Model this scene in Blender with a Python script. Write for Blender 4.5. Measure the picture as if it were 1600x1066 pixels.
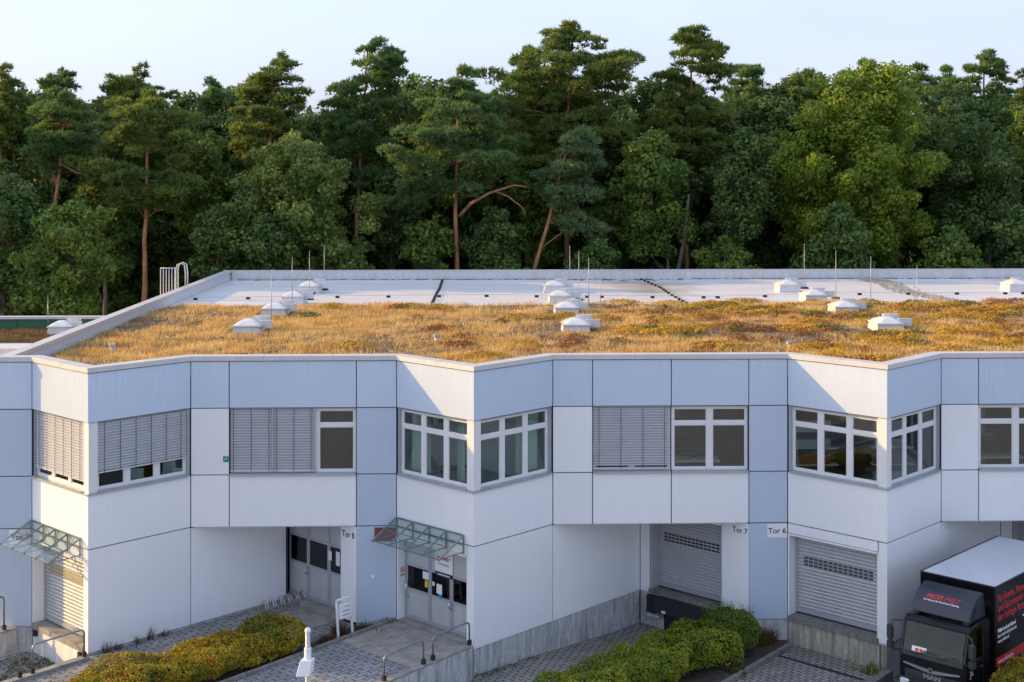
import bpy, bmesh, math, random
import numpy as np
from mathutils import Vector, Matrix

# ------------------------------------------------------------------ scene, camera, light
for o in list(bpy.data.objects):
    bpy.data.objects.remove(o)
SC = bpy.context.scene
COL = SC.collection
rad = math.radians
PHI = 0.0299
cd = bpy.data.cameras.new('camera')
cam = bpy.data.objects.new('camera', cd)
COL.objects.link(cam)
cam.location = (-1.2855, -42.981, 14.6)
cam.rotation_euler = (rad(90), 0, -PHI)
cd.sensor_width = 36
cd.lens = 47.46
cd.shift_x = -0.01875
cd.shift_y = -0.1674
cd.clip_end = 5000
SC.camera = cam

SUN_EL, SUN_AL = rad(16.5), rad(15.6)      # elevation; how far behind the facade plane the sun stands
S = Vector((-math.cos(SUN_AL) * math.cos(SUN_EL), math.sin(SUN_AL) * math.cos(SUN_EL), math.sin(SUN_EL)))
W = bpy.data.worlds.new('World')
SC.world = W
W.use_nodes = True
wn, wl = W.node_tree.nodes, W.node_tree.links
wn.clear()
sky = wn.new('ShaderNodeTexSky')
sky.sky_type = 'NISHITA'
sky.sun_disc = False
sky.sun_elevation = SUN_EL
sky.sun_rotation = math.atan2(S.x, S.y)
sky.air_density = 1.0
sky.dust_density = 4.0
sky.ozone_density = 4.0
bg = wn.new('ShaderNodeBackground')
bg.inputs['Strength'].default_value = 0.15
wo = wn.new('ShaderNodeOutputWorld')
# thin even veil of high cloud over the whole sky, a little streaky
tcw = wn.new('ShaderNodeTexCoord')
mpw = wn.new('ShaderNodeMapping'); mpw.inputs['Scale'].default_value = (1.0, 1.0, 5.0); mpw.inputs['Rotation'].default_value = (0, 0.25, 0)
nzw = wn.new('ShaderNodeTexNoise'); nzw.inputs['Scale'].default_value = 2.2; nzw.inputs['Detail'].default_value = 7; nzw.inputs['Roughness'].default_value = 0.55
mrw = wn.new('ShaderNodeMapRange'); mrw.inputs[1].default_value = 0.3; mrw.inputs[2].default_value = 0.7; mrw.inputs[3].default_value = 0.50; mrw.inputs[4].default_value = 0.88
mxw = wn.new('ShaderNodeMix'); mxw.data_type = 'RGBA'
mxw.inputs[7].default_value = (2.16, 2.36, 3.06, 1)
wl.new(tcw.outputs['Generated'], mpw.inputs[0]); wl.new(mpw.outputs[0], nzw.inputs['Vector']); wl.new(nzw.outputs['Fac'], mrw.inputs[0])
wl.new(mrw.outputs[0], mxw.inputs[0]); wl.new(sky.outputs[0], mxw.inputs[6]); wl.new(mxw.outputs[2], bg.inputs[0])
wl.new(bg.outputs[0], wo.inputs[0])

sd = bpy.data.lights.new('sun', 'SUN')
sun = bpy.data.objects.new('sun', sd)
COL.objects.link(sun)
sd.energy = 2.25
sd.angle = rad(0.6)
sd.color = (1.0, 0.61, 0.20)
sun.rotation_euler = S.to_track_quat('Z', 'Y').to_euler()
sun.location = (-60, 10, 40)

SC.view_settings.view_transform = 'Standard'
SC.view_settings.look = 'None'
SC.view_settings.gamma = 1
SC.view_settings.use_curve_mapping = False
SC.view_settings.exposure = 1.44

# ------------------------------------------------------------------ materials
def nd(m, t, **kw):
    n = m.node_tree.nodes.new(t)
    for k, v in kw.items():
        setattr(n, k, v)
    return n

def newmat(name):
    m = bpy.data.materials.new(name)
    m.use_nodes = True
    b = m.node_tree.nodes['Principled BSDF']
    return m, b, m.node_tree.links

def scale_col(c, k):
    return (min(c[0] * k, 1), min(c[1] * k, 1), min(c[2] * k, 1), 1)

def mixcol(m, fac, c1, c2):
    n = nd(m, 'ShaderNodeMix', data_type='RGBA')
    L = m.node_tree.links
    for sock, v in ((n.inputs[0], fac), (n.inputs[6], c1), (n.inputs[7], c2)):
        if hasattr(v, 'is_linked'):
            L.new(v, sock)
        elif isinstance(v, (int, float)):
            sock.default_value = v
        else:
            sock.default_value = tuple(v[:3]) + (1,)
    return n.outputs[2]

def ramp(m, src, p0, p1):
    r = nd(m, 'ShaderNodeMapRange')
    m.node_tree.links.new(src, r.inputs[0])
    r.inputs[1].default_value = p0
    r.inputs[2].default_value = p1
    return r.outputs[0]

def noise(m, scale, detail=4, stretch=(1, 1, 1), rough=0.55, coord='Object'):
    tc = nd(m, 'ShaderNodeTexCoord')
    mp = nd(m, 'ShaderNodeMapping')
    mp.inputs['Scale'].default_value = stretch
    n = nd(m, 'ShaderNodeTexNoise')
    n.inputs['Scale'].default_value = scale
    n.inputs['Detail'].default_value = detail
    n.inputs['Roughness'].default_value = rough
    L = m.node_tree.links
    L.new(tc.outputs[coord], mp.inputs[0])
    L.new(mp.outputs[0], n.inputs['Vector'])
    return n.outputs['Fac']

def bump(m, b, src, strength, dist=0.01):
    n = nd(m, 'ShaderNodeBump')
    n.inputs['Strength'].default_value = strength
    n.inputs['Distance'].default_value = dist
    m.node_tree.links.new(src, n.inputs['Height'])
    m.node_tree.links.new(n.outputs[0], b.inputs['Normal'])

def plain(name, c, rough=0.5, metal=0.0, var=0.06, scale=3.0, stretch=(1, 1, 1), bmp=0.0, spec=0.5, detail=4):
    m, b, L = newmat(name)
    f = ramp(m, noise(m, scale, detail, stretch), 0.3, 0.7)
    L.new(mixcol(m, f, scale_col(c, 1 - var), scale_col(c, 1 + var)), b.inputs['Base Color'])
    b.inputs['Roughness'].default_value = rough
    b.inputs['Metallic'].default_value = metal
    b.inputs['Specular IOR Level'].default_value = spec
    if bmp:
        bump(m, b, noise(m, scale * 6, 4, stretch), bmp)
    return m

def panelmat(name, c, rough, var=0.05):
    """coated sheet panel: rain streaks, a slight difference from panel to panel"""
    m, b, L = newmat(name)
    f1 = ramp(m, noise(m, 2.2, 5, (6, 6, 0.35)), 0.3, 0.75)
    f2 = ramp(m, noise(m, 0.5, 3), 0.3, 0.7)
    col = mixcol(m, f1, scale_col(c, 1 + var), scale_col(c, 1 - var))
    col = mixcol(m, f2, col, scale_col(c, 1 - var * 0.6))
    oi = nd(m, 'ShaderNodeObjectInfo')
    hv = nd(m, 'ShaderNodeHueSaturation')
    v = nd(m, 'ShaderNodeMapRange')
    L.new(oi.outputs['Random'], v.inputs[0])
    v.inputs[3].default_value = 0.965
    v.inputs[4].default_value = 1.03
    L.new(v.outputs[0], hv.inputs['Value'])
    L.new(col, hv.inputs['Color'])
    L.new(hv.outputs[0], b.inputs['Base Color'])
    b.inputs['Roughness'].default_value = rough
    b.inputs['Specular IOR Level'].default_value = 0.4
    bump(m, b, noise(m, 1.1, 2), 0.06, 0.02)
    return m

def concrete(name, c, dark=0.35, scale=1.0):
    m, b, L = newmat(name)
    f1 = ramp(m, noise(m, 1.6 * scale, 6, (3, 3, 0.45), 0.65), 0.42, 0.72)
    f2 = ramp(m, noise(m, 7 * scale, 6), 0.3, 0.7)
    col = mixcol(m, f2, scale_col(c, 0.85), scale_col(c, 1.12))
    col = mixcol(m, f1, col, (c[0] * dark, c[1] * dark * 1.0, c[2] * dark * 0.9))
    L.new(col, b.inputs['Base Color'])
    b.inputs['Roughness'].default_value = 0.85
    bump(m, b, noise(m, 25, 5), 0.35, 0.01)
    return m

def glassmat(name, tint, refl=1.0, rough=0.015):
    m = bpy.data.materials.new(name)
    m.use_nodes = True
    N, L = m.node_tree.nodes, m.node_tree.links
    N.clear()
    out = N.new('ShaderNodeOutputMaterial')
    mx = N.new('ShaderNodeMixShader')
    fr = N.new('ShaderNodeLayerWeight')
    fr.inputs[0].default_value = 0.5
    pw = N.new('ShaderNodeMath'); pw.operation = 'POWER'; pw.inputs[1].default_value = 5.0
    mu = N.new('ShaderNodeMath'); mu.operation = 'MULTIPLY_ADD'
    mu.inputs[1].default_value = 0.7; mu.inputs[2].default_value = 0.05 * refl
    tr = N.new('ShaderNodeBsdfTransparent')
    tr.inputs[0].default_value = tuple(tint) + (1,)
    gl = N.new('ShaderNodeBsdfGlossy')
    gl.inputs['Roughness'].default_value = rough
    L.new(fr.outputs['Facing'], pw.inputs[0]); L.new(pw.outputs[0], mu.inputs[0])
    L.new(mu.outputs[0], mx.inputs[0])
    L.new(tr.outputs[0], mx.inputs[1])
    L.new(gl.outputs[0], mx.inputs[2])
    L.new(mx.outputs[0], out.inputs[0])
    return m

def leafmat(name, c1, c2, transl=0.35, rough=0.55, nscale=0.6, c3=None):
    """foliage: tints differ from leaf to leaf and from clump to clump"""
    m, b, L = newmat(name)
    geo = nd(m, 'ShaderNodeNewGeometry')
    f = ramp(m, noise(m, nscale, 3), 0.32, 0.68)
    col = mixcol(m, f, c1, c2)
    if c3 is not None:
        f3 = ramp(m, noise(m, nscale * 2.3, 3, (1, 1, 1.4)), 0.54, 0.66)
        col = mixcol(m, f3, col, c3)
    hv = nd(m, 'ShaderNodeHueSaturation')
    for k, lo, hi in (('Value', 0.7, 1.3), ('Hue', 0.485, 0.515)):
        v = nd(m, 'ShaderNodeMapRange')
        L.new(geo.outputs['Random Per Island'], v.inputs[0])
        v.inputs[3].default_value = lo
        v.inputs[4].default_value = hi
        L.new(v.outputs[0], hv.inputs[k])
    L.new(col, hv.inputs['Color'])
    L.new(hv.outputs[0], b.inputs['Base Color'])
    b.inputs['Roughness'].default_value = rough
    b.inputs['Specular IOR Level'].default_value = 0.3
    tr = nd(m, 'ShaderNodeBsdfTranslucent')
    L.new(hv.outputs[0], tr.inputs[0])
    mx = nd(m, 'ShaderNodeMixShader')
    mx.inputs[0].default_value = transl
    out = m.node_tree.nodes['Material Output']
    L.new(b.outputs[0], mx.inputs[1])
    L.new(tr.outputs[0], mx.inputs[2])
    L.new(mx.outputs[0], out.inputs[0])
    return m

def pavermat(name, c, pitch=0.16, zig=0.5, rot=0.0, amp=0.06, joint=0.14, moss=0.25):
    """interlocking pavers: zigzag courses with sunk joints"""
    m, b, L = newmat(name)
    tc = nd(m, 'ShaderNodeTexCoord')
    mp = nd(m, 'ShaderNodeMapping')
    mp.inputs['Rotation'].default_value = (0, 0, rot)
    L.new(tc.outputs['Object'], mp.inputs[0])
    sx = nd(m, 'ShaderNodeSeparateXYZ')
    L.new(mp.outputs[0], sx.inputs[0])
    def math_(op, a, bb=None):
        n = nd(m, 'ShaderNodeMath', operation=op)
        for i, v in enumerate((a, bb)):
            if v is None:
                continue
            if hasattr(v, 'is_linked'):
                L.new(v, n.inputs[i])
            else:
                n.inputs[i].default_value = v
        return n.outputs[0]
    tri = math_('PINGPONG', sx.outputs[0], zig * 0.24)
    y = math_('ADD', sx.outputs[1], math_('MULTIPLY', tri, amp / (zig * 0.24) * 1.0))
    row = math_('DIVIDE', y, pitch)
    fr = math_('FRACT', row)
    fl = math_('FLOOR', row)
    j1 = math_('LESS_THAN', fr, joint)
    off = math_('MULTIPLY', math_('MODULO', fl, 2.0), 0.5)
    cx = math_('ADD', math_('DIVIDE', sx.outputs[0], zig * 0.48), off)
    j2 = math_('LESS_THAN', math_('FRACT', cx), joint * 0.6)
    jn = math_('MAXIMUM', j1, j2)
    wn_ = nd(m, 'ShaderNodeTexWhiteNoise', noise_dimensions='2D')
    cb = nd(m, 'ShaderNodeCombineXYZ')
    L.new(math_('FLOOR', cx), cb.inputs[0])
    L.new(fl, cb.inputs[1])
    L.new(cb.outputs[0], wn_.inputs[0])
    stone = mixcol(m, wn_.outputs['Value'], scale_col(c, 0.8), scale_col(c, 1.2))
    dirt = ramp(m, noise(m, 0.7, 5), 0.45, 0.75)
    stone = mixcol(m, dirt, stone, scale_col(c, 0.7))
    ms = ramp(m, noise(m, 1.1, 4), 0.5, 0.7)
    jc = mixcol(m, ms, (0.035, 0.033, 0.03), (0.05, 0.06, 0.02))
    L.new(mixcol(m, jn, stone, jc), b.inputs['Base Color'])
    b.inputs['Roughness'].default_value = 0.85
    bump(m, b, math_('SUBTRACT', 1.0, jn), 0.5, 0.02)
    return m

MT = {}
MT['white'] = panelmat('white_panel', (0.86, 0.86, 0.86), 0.42)
MT['top'] = panelmat('silver_sky_tint_panel', (0.555, 0.65, 0.755), 0.36, 0.07)  # blue of the reflected sky put into the silver panels' base colour
MT['blue'] = panelmat('blue_grey_panel', (0.49, 0.575, 0.68), 0.42)
MT['core'] = plain('dark_joint', (0.07, 0.072, 0.08), 0.9)
MT['cap'] = plain('zinc_coping', (0.60, 0.59, 0.57), 0.45, 0.25, 0.06, 2.0)
MT['frame'] = plain('white_window_frame', (0.74, 0.73, 0.72), 0.4, 0, 0.03)
MT['sill'] = plain('metal_sill', (0.42, 0.46, 0.50), 0.4, 0.5, 0.08)
MT['glass'] = glassmat('window_glass', (0.80, 0.87, 0.85), 1.3)
MT['doorglass'] = glassmat('door_glass', (0.35, 0.38, 0.4), 1.2)
MT['canglass'] = glassmat('canopy_glass', (0.88, 0.93, 0.91), 1.2, 0.05)
MT['blind'] = plain('blind_slat', (0.56, 0.57, 0.59), 0.5, 0.0, 0.03)
MT['cord'] = plain('dark_cord', (0.05, 0.05, 0.055), 0.8)
MT['room'] = plain('room_paint', (0.36, 0.37, 0.36), 0.9)
MT['roompale'] = plain('pale_room_paint', (0.72, 0.74, 0.72), 0.9)
MT['roomfloor'] = plain('room_floor', (0.2, 0.19, 0.17), 0.8)
MT['curtain'] = plain('pale_curtain', (0.62, 0.68, 0.62), 0.9, 0, 0.08, 9, (8, 8, 0.2))
MT['shutter'] = plain('shutter_slat', (0.44, 0.45, 0.46), 0.45, 0.2, 0.05)
MT['alu'] = plain('aluminium_door', (0.45, 0.47, 0.50), 0.4, 0.4, 0.04)
MT['alupanel'] = plain('aluminium_infill', (0.52, 0.53, 0.53), 0.45, 0.25, 0.06)
MT['steel'] = plain('galvanised_steel', (0.27, 0.29, 0.30), 0.4, 0.7, 0.15, 6)
MT['concrete'] = concrete('weathered_concrete', (0.55, 0.56, 0.56), 0.4)
MT['concrete2'] = concrete('mossy_concrete', (0.48, 0.44, 0.35), 0.3)
MT['slab'] = concrete('landing_concrete', (0.33, 0.31, 0.28), 0.6, 0.6)
MT['kerb'] = concrete('kerb_stone', (0.22, 0.21, 0.2), 0.5)
MT['whitewall'] = concrete('white_painted_wall', (0.74, 0.74, 0.73), 0.8, 0.5)
MT['asphalt'] = plain('asphalt', (0.05, 0.05, 0.052), 0.9, 0, 0.25, 1.2, bmp=0.4)
MT['paver'] = pavermat('wave_paver', (0.28, 0.285, 0.295), 0.17, 1.0, rad(-48), 0.05)
MT['paver2'] = pavermat('grey_block_paver', (0.28, 0.27, 0.25), 0.13, 0.9, rad(-42), 0.0, 0.2)
MT['soil'] = plain('bed_soil', (0.055, 0.04, 0.03), 1.0, 0, 0.4, 5, bmp=0.8)
MT['membrane'] = None
MT['black'] = plain('black_rubber', (0.015, 0.015, 0.017), 0.7)
MT['blackmetal'] = plain('black_painted_metal', (0.02, 0.021, 0.024), 0.5, 0, 0.2)
MT['text'] = plain('black_lettering', (0.012, 0.012, 0.014), 0.6)
MT['signwhite'] = plain('white_sign', (0.8, 0.8, 0.8), 0.4, 0, 0.02)
MT['red'] = plain('red_print', (0.62, 0.03, 0.03), 0.4)
MT['redbrown'] = plain('red_brown_sign', (0.22, 0.045, 0.04), 0.45)
MT['green'] = plain('green_sign', (0.0, 0.22, 0.2), 0.4)
MT['tan'] = plain('sunlit_tint_slot', (0.42, 0.33, 0.15), 0.5)  # sunlight on the first gate's vision slots put into their colour
MT['yellow'] = plain('yellow_print', (0.75, 0.5, 0.03), 0.4)
MT['blueprint'] = plain('blue_print', (0.03, 0.2, 0.55), 0.4)
MT['dome'] = plain('opal_dome', (0.68, 0.68, 0.66), 0.2, 0, 0.08, 4)
MT['curb'] = plain('white_curb', (0.62, 0.62, 0.61), 0.5, 0, 0.1, 3, (2, 2, 0.6))
MT['rod'] = plain('bright_rod', (0.45, 0.43, 0.41), 0.35, 0.3)
MT['bark'] = plain('pine_bark', (0.48, 0.22, 0.10), 0.9, 0, 0.35, 3.0, (1, 1, 0.35), 0.8)
MT['bark2'] = plain('grey_bark', (0.17, 0.14, 0.11), 0.9, 0, 0.4, 3.0, (1, 1, 0.35), 0.8)
MT['paint'] = plain('black_vehicle_paint', (0.007, 0.0075, 0.009), 0.16, 0, 0.3, 2.0, spec=0.3)
MT['darkblue'] = plain('dark_blue_grey_paint', (0.022, 0.028, 0.042), 0.25, 0, 0.05)
MT['plastic'] = plain('dark_grey_plastic', (0.028, 0.029, 0.032), 0.55)
MT['chrome'] = plain('satin_chrome', (0.65, 0.66, 0.68), 0.22, 0.9, 0.03)
MT['lamp'] = plain('headlamp_lens', (0.7, 0.72, 0.75), 0.08, 0.2, 0.1)
MT['cabglass'] = glassmat('cab_glass', (0.5, 0.6, 0.53), 0.9)
MT['seat'] = plain('grey_seat_fabric', (0.10, 0.10, 0.11), 0.9)
MT['screen'] = plain('dark_windscreen', (0.008, 0.014, 0.010), 0.03, 0, 0.1, spec=0.22)
MT['boxroof'] = plain('grey_box_roof', (0.50, 0.53, 0.57), 0.5, 0, 0.10, 1.2, (1.0, 0.2, 1))
MT['tyre'] = plain('tyre_rubber', (0.02, 0.02, 0.02), 0.85)
MT['greenwall'] = plain('green_sheet_fascia', (0.035, 0.13, 0.07), 0.5, 0, 0.1)

# ------------------------------------------------------------------ object helpers
WM = {}

def linkobj(o, parent):
    COL.objects.link(o)
    if parent is not None:
        o.parent = parent
        o.matrix_parent_inverse = WM[parent.name].inverted()
    WM[o.name] = Matrix.Identity(4)
    return o

def tag(o, label=None, cat=None, group=None, kind=None):
    if label: o['label'] = label
    if cat: o['category'] = cat
    if group: o['group'] = group
    if kind: o['kind'] = kind
    return o

def empty(name, loc, label=None, cat=None, group=None):
    o = bpy.data.objects.new(name, None)
    o.empty_display_size = 0.2
    o.location = loc
    COL.objects.link(o)
    WM[o.name] = Matrix.Translation(Vector(loc))
    return tag(o, label, cat, group)

def copy_tree(o, parent=None):
    c = o.copy()
    COL.objects.link(c)
    c.parent = parent
    WM[c.name] = Matrix.Identity(4)
    for ch in o.children:
        copy_tree(ch, c)
    return c

class MB:
    def __init__(s):
        s.v, s.f = [], []
    def add(s, vs, fs):
        b = len(s.v)
        s.v += [tuple(p) for p in vs]
        s.f += [tuple(i + b for i in f) for f in fs]
        return s
    def hexa(s, p):      # 8 points: bottom 4 ccw, top 4 ccw
        return s.add(p, [(3, 2, 1, 0), (4, 5, 6, 7), (0, 1, 5, 4), (1, 2, 6, 5), (2, 3, 7, 6), (3, 0, 4, 7)])
    def box(s, x0, x1, y0, y1, z0, z1):
        return s.hexa([(x0, y0, z0), (x1, y0, z0), (x1, y1, z0), (x0, y1, z0), (x0, y0, z1), (x1, y0, z1), (x1, y1, z1), (x0, y1, z1)])
    def fbox(s, F, u0, u1, n0, n1, z0, z1, z0b=None, z1b=None):
        """box in a wall frame: u along, n outward"""
        a, b, c, d = F.p(u0, n1), F.p(u1, n1), F.p(u1, n0), F.p(u0, n0)
        zb0 = z0 if z0b is None else z0b
        zb1 = z1 if z1b is None else z1b
        return s.hexa([(*a, z0), (*b, zb0), (*c, zb0), (*d, z0), (*a, z1), (*b, zb1), (*c, zb1), (*d, z1)])
    def prism(s, poly, z0, z1):
        n = len(poly)
        zt = z1 if hasattr(z1, '__len__') else [z1] * n
        zb = z0 if hasattr(z0, '__len__') else [z0] * n
        vs = [(x, y, zb[i]) for i, (x, y) in enumerate(poly)] + [(x, y, zt[i]) for i, (x, y) in enumerate(poly)]
        fs = [tuple(range(n))[::-1], tuple(range(n, 2 * n))] + [(i, (i + 1) % n, n + (i + 1) % n, n + i) for i in range(n)]
        return s.add(vs, fs)
    def tube(s, pts, r, n=8, cap=True):
        pts = [Vector(p) for p in pts]
        rs = r if hasattr(r, '__len__') else [r] * len(pts)
        base = len(s.v)
        up = None
        for i, p in enumerate(pts):
            t = (pts[min(i + 1, len(pts) - 1)] - pts[max(i - 1, 0)]).normalized()
            if up is None:
                up = t.orthogonal().normalized()
            up = (up - t * up.dot(t)).normalized()
            sd_ = t.cross(up)
            for k in range(n):
                a = 2 * math.pi * k / n
                s.v.append(tuple(p + (up * math.cos(a) + sd_ * math.sin(a)) * rs[i]))
        for i in range(len(pts) - 1):
            for k in range(n):
                a, b = base + i * n + k, base + i * n + (k + 1) % n
                s.f.append((a, b, b + n, a + n))
        if cap:
            s.f.append(tuple(base + k for k in range(n))[::-1])
            s.f.append(tuple(base + (len(pts) - 1) * n + k for k in range(n)))
        return s
    def xf(s, M):
        s.v = [tuple(M @ Vector(p)) for p in s.v]
        return s
    def mesh(s, name):
        me = bpy.data.meshes.new(name)
        me.from_pydata(s.v, [], s.f)
        me.update()
        return me
    def build(s, name, mat, parent=None, smooth=False, bev=0.0, seg=1):
        me = s.mesh(name)
        bm = bmesh.new()
        bm.from_mesh(me)
        bmesh.ops.recalc_face_normals(bm, faces=bm.faces)
        if bev:
            es = [e for e in bm.edges if len(e.link_faces) == 2 and e.calc_face_angle(0) > 0.35]
            bmesh.ops.bevel(bm, geom=es, offset=bev, segments=seg, affect='EDGES', clamp_overlap=True)
        bm.to_mesh(me)
        bm.free()
        if smooth:
            me.polygons.foreach_set('use_smooth', [True] * len(me.polygons))
        me.materials.append(mat)
        return linkobj(bpy.data.objects.new(name, me), parent)

class Frame:
    """a wall line in plan from p to q; outward is to the right-hand side (towards the yard)"""
    def __init__(s, p, q):
        s.o = Vector(p)
        d = Vector(q) - s.o
        s.L = d.length
        s.u = d.normalized()
        s.n = Vector((s.u.y, -s.u.x))
    def p(s, u, n):
        w = s.o + s.u * u + s.n * n
        return (w.x, w.y)
    def mat(s, u, n, z):
        a = s.p(u, n)
        return Matrix(((s.u.x, 0, s.n.x, a[0]), (s.u.y, 0, s.n.y, a[1]), (0, 1, 0, z), (0, 0, 0, 1)))

def text(name, body, size, mat, M, parent, bold=0.0, shear=0.0, width=None, extr=0.002, align='LEFT'):
    cu = bpy.data.curves.new(name, 'FONT')
    cu.body = body
    cu.size = size
    cu.extrude = extr
    cu.offset = bold
    cu.shear = shear
    cu.align_x = align
    cu.resolution_u = 3
    ob = bpy.data.objects.new(name, cu)
    COL.objects.link(ob)
    bpy.context.view_layer.update()
    me = bpy.data.meshes.new_from_object(ob)
    bpy.data.objects.remove(ob)
    if width:
        xs = [v.co.x for v in me.vertices]
        k = width / (max(xs) - min(xs))
        me.transform(Matrix.Diagonal((k, 1, 1, 1)))
    me.transform(M)
    me.materials.clear()
    me.materials.append(mat)
    return linkobj(bpy.data.objects.new(name, me), parent)

def npmesh(name, V, Fc, mat, parent=None, kind=None):
    """mesh from numpy arrays; Fc (n,3) or (n,4)"""
    me = bpy.data.meshes.new(name)
    nv, nf, k = len(V), len(Fc), Fc.shape[1]
    me.vertices.add(nv)
    me.vertices.foreach_set('co', np.ascontiguousarray(V, dtype=np.float32).ravel())
    me.loops.add(nf * k)
    me.loops.foreach_set('vertex_index', np.ascontiguousarray(Fc, dtype=np.int32).ravel())
    me.polygons.add(nf)
    me.polygons.foreach_set('loop_start', np.arange(0, nf * k, k, dtype=np.int32))
    me.polygons.foreach_set('loop_total', np.full(nf, k, dtype=np.int32))
    me.update(calc_edges=True)
    me.materials.append(mat)
    o = linkobj(bpy.data.objects.new(name, me), parent)
    if kind:
        o['kind'] = kind
    return o
# ------------------------------------------------------------------ the building
ZT, ZP, ZS, ZJ, ZB = 8.54, 7.05, 4.94, 3.29, 0.20      # fascia top, lintel, sill, lower joint, panel foot
CAPZ, ROOFZ, BACKD = 8.70, 8.14, 36.6
WS = 2.481
BC = [-13.25, -1.795, 10.70, 23.20]
EAST = 36.0
WEST = -16.80
poly = [(WEST, 0)]
for c in BC:
    poly += [(c - WS, 0), (c, -WS), (c + WS, 0)]
poly += [(EAST, 0)]

def offset_line(pts, off):
    """parallel polyline, positive = towards the yard, mitred"""
    out = []
    for i, p in enumerate(pts):
        ns = []
        if i > 0: ns.append(Frame(pts[i - 1], p).n)
        if i < len(pts) - 1: ns.append(Frame(p, pts[i + 1]).n)
        m = sum(ns, Vector((0, 0))).normalized()
        k = off / m.dot(ns[0])
        out.append((p[0] + m.x * k, p[1] + m.y * k))
    return out

BLD = empty('industrial_building', (-1.8, 18, 0), 'two storey white and silver panel building with zigzag bays and planted flat roof', 'building')
GAP, TH = 0.016, 0.04

def panel(F, u0, u1, z0, z1, mat, n=0.0, name='panel'):
    m = MB()
    m.fbox(F, u0 + GAP, u1 - GAP, n - TH, n, z0 + GAP, z1 - GAP)
    return m.build(name, MT[mat], BLD)

core = MB()
def corebox(F, u0, u1, z0, z1, n=-TH - 0.004, t=0.12):
    core.fbox(F, u0, u1, n - t, n, z0, z1)

def blind(F, u0, u1, z0, z1, n, parent, ncord=5, bar=True):
    """outside venetian blind: tilted slats (a few pixels high each), cords, bottom rail"""
    m = MB()
    z = z1 - 0.04
    k = 0
    random.seed(int(u0 * 100 + z0 * 37))
    while z > z0 + 0.05:
        w = random.uniform(-0.006, 0.006)
        pr = ((-0.035, 0.058), (-0.035, 0.022), (0.036, -0.018), (0.030, -0.030))     # recessed back, sloping blade, rolled lip
        vs = []
        for dn, dz in pr:
            vs += [(*F.p(u0, n + dn), hz_ + dz) for hz_ in (z + w * 0.4,)] + [(*F.p(u1, n + dn), z + w * 0.9 + dz)]
        m.add(vs, [(0, 1, 3, 2), (2, 3, 5, 4), (4, 5, 7, 6)])
        z -= 0.086
        k += 1
    o = m.build('blind', MT['blind'], parent)
    o['kind'] = 'stuff'
    m = MB()
    m.fbox(F, u0, u1, n - 0.035, n + 0.04, z0, z0 + 0.045)
    m.build('blind_rail', MT['blind'], parent)
    m = MB()
    for i in range(ncord):
        uc = u0 + (u1 - u0) * (0.07 + 0.86 * i / (ncord - 1))
        m.fbox(F, uc - 0.007, uc + 0.007, n + 0.037, n + 0.045, z0, z1 - 0.02)
    m.build('blind_cord', MT['cord'], parent)

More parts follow.
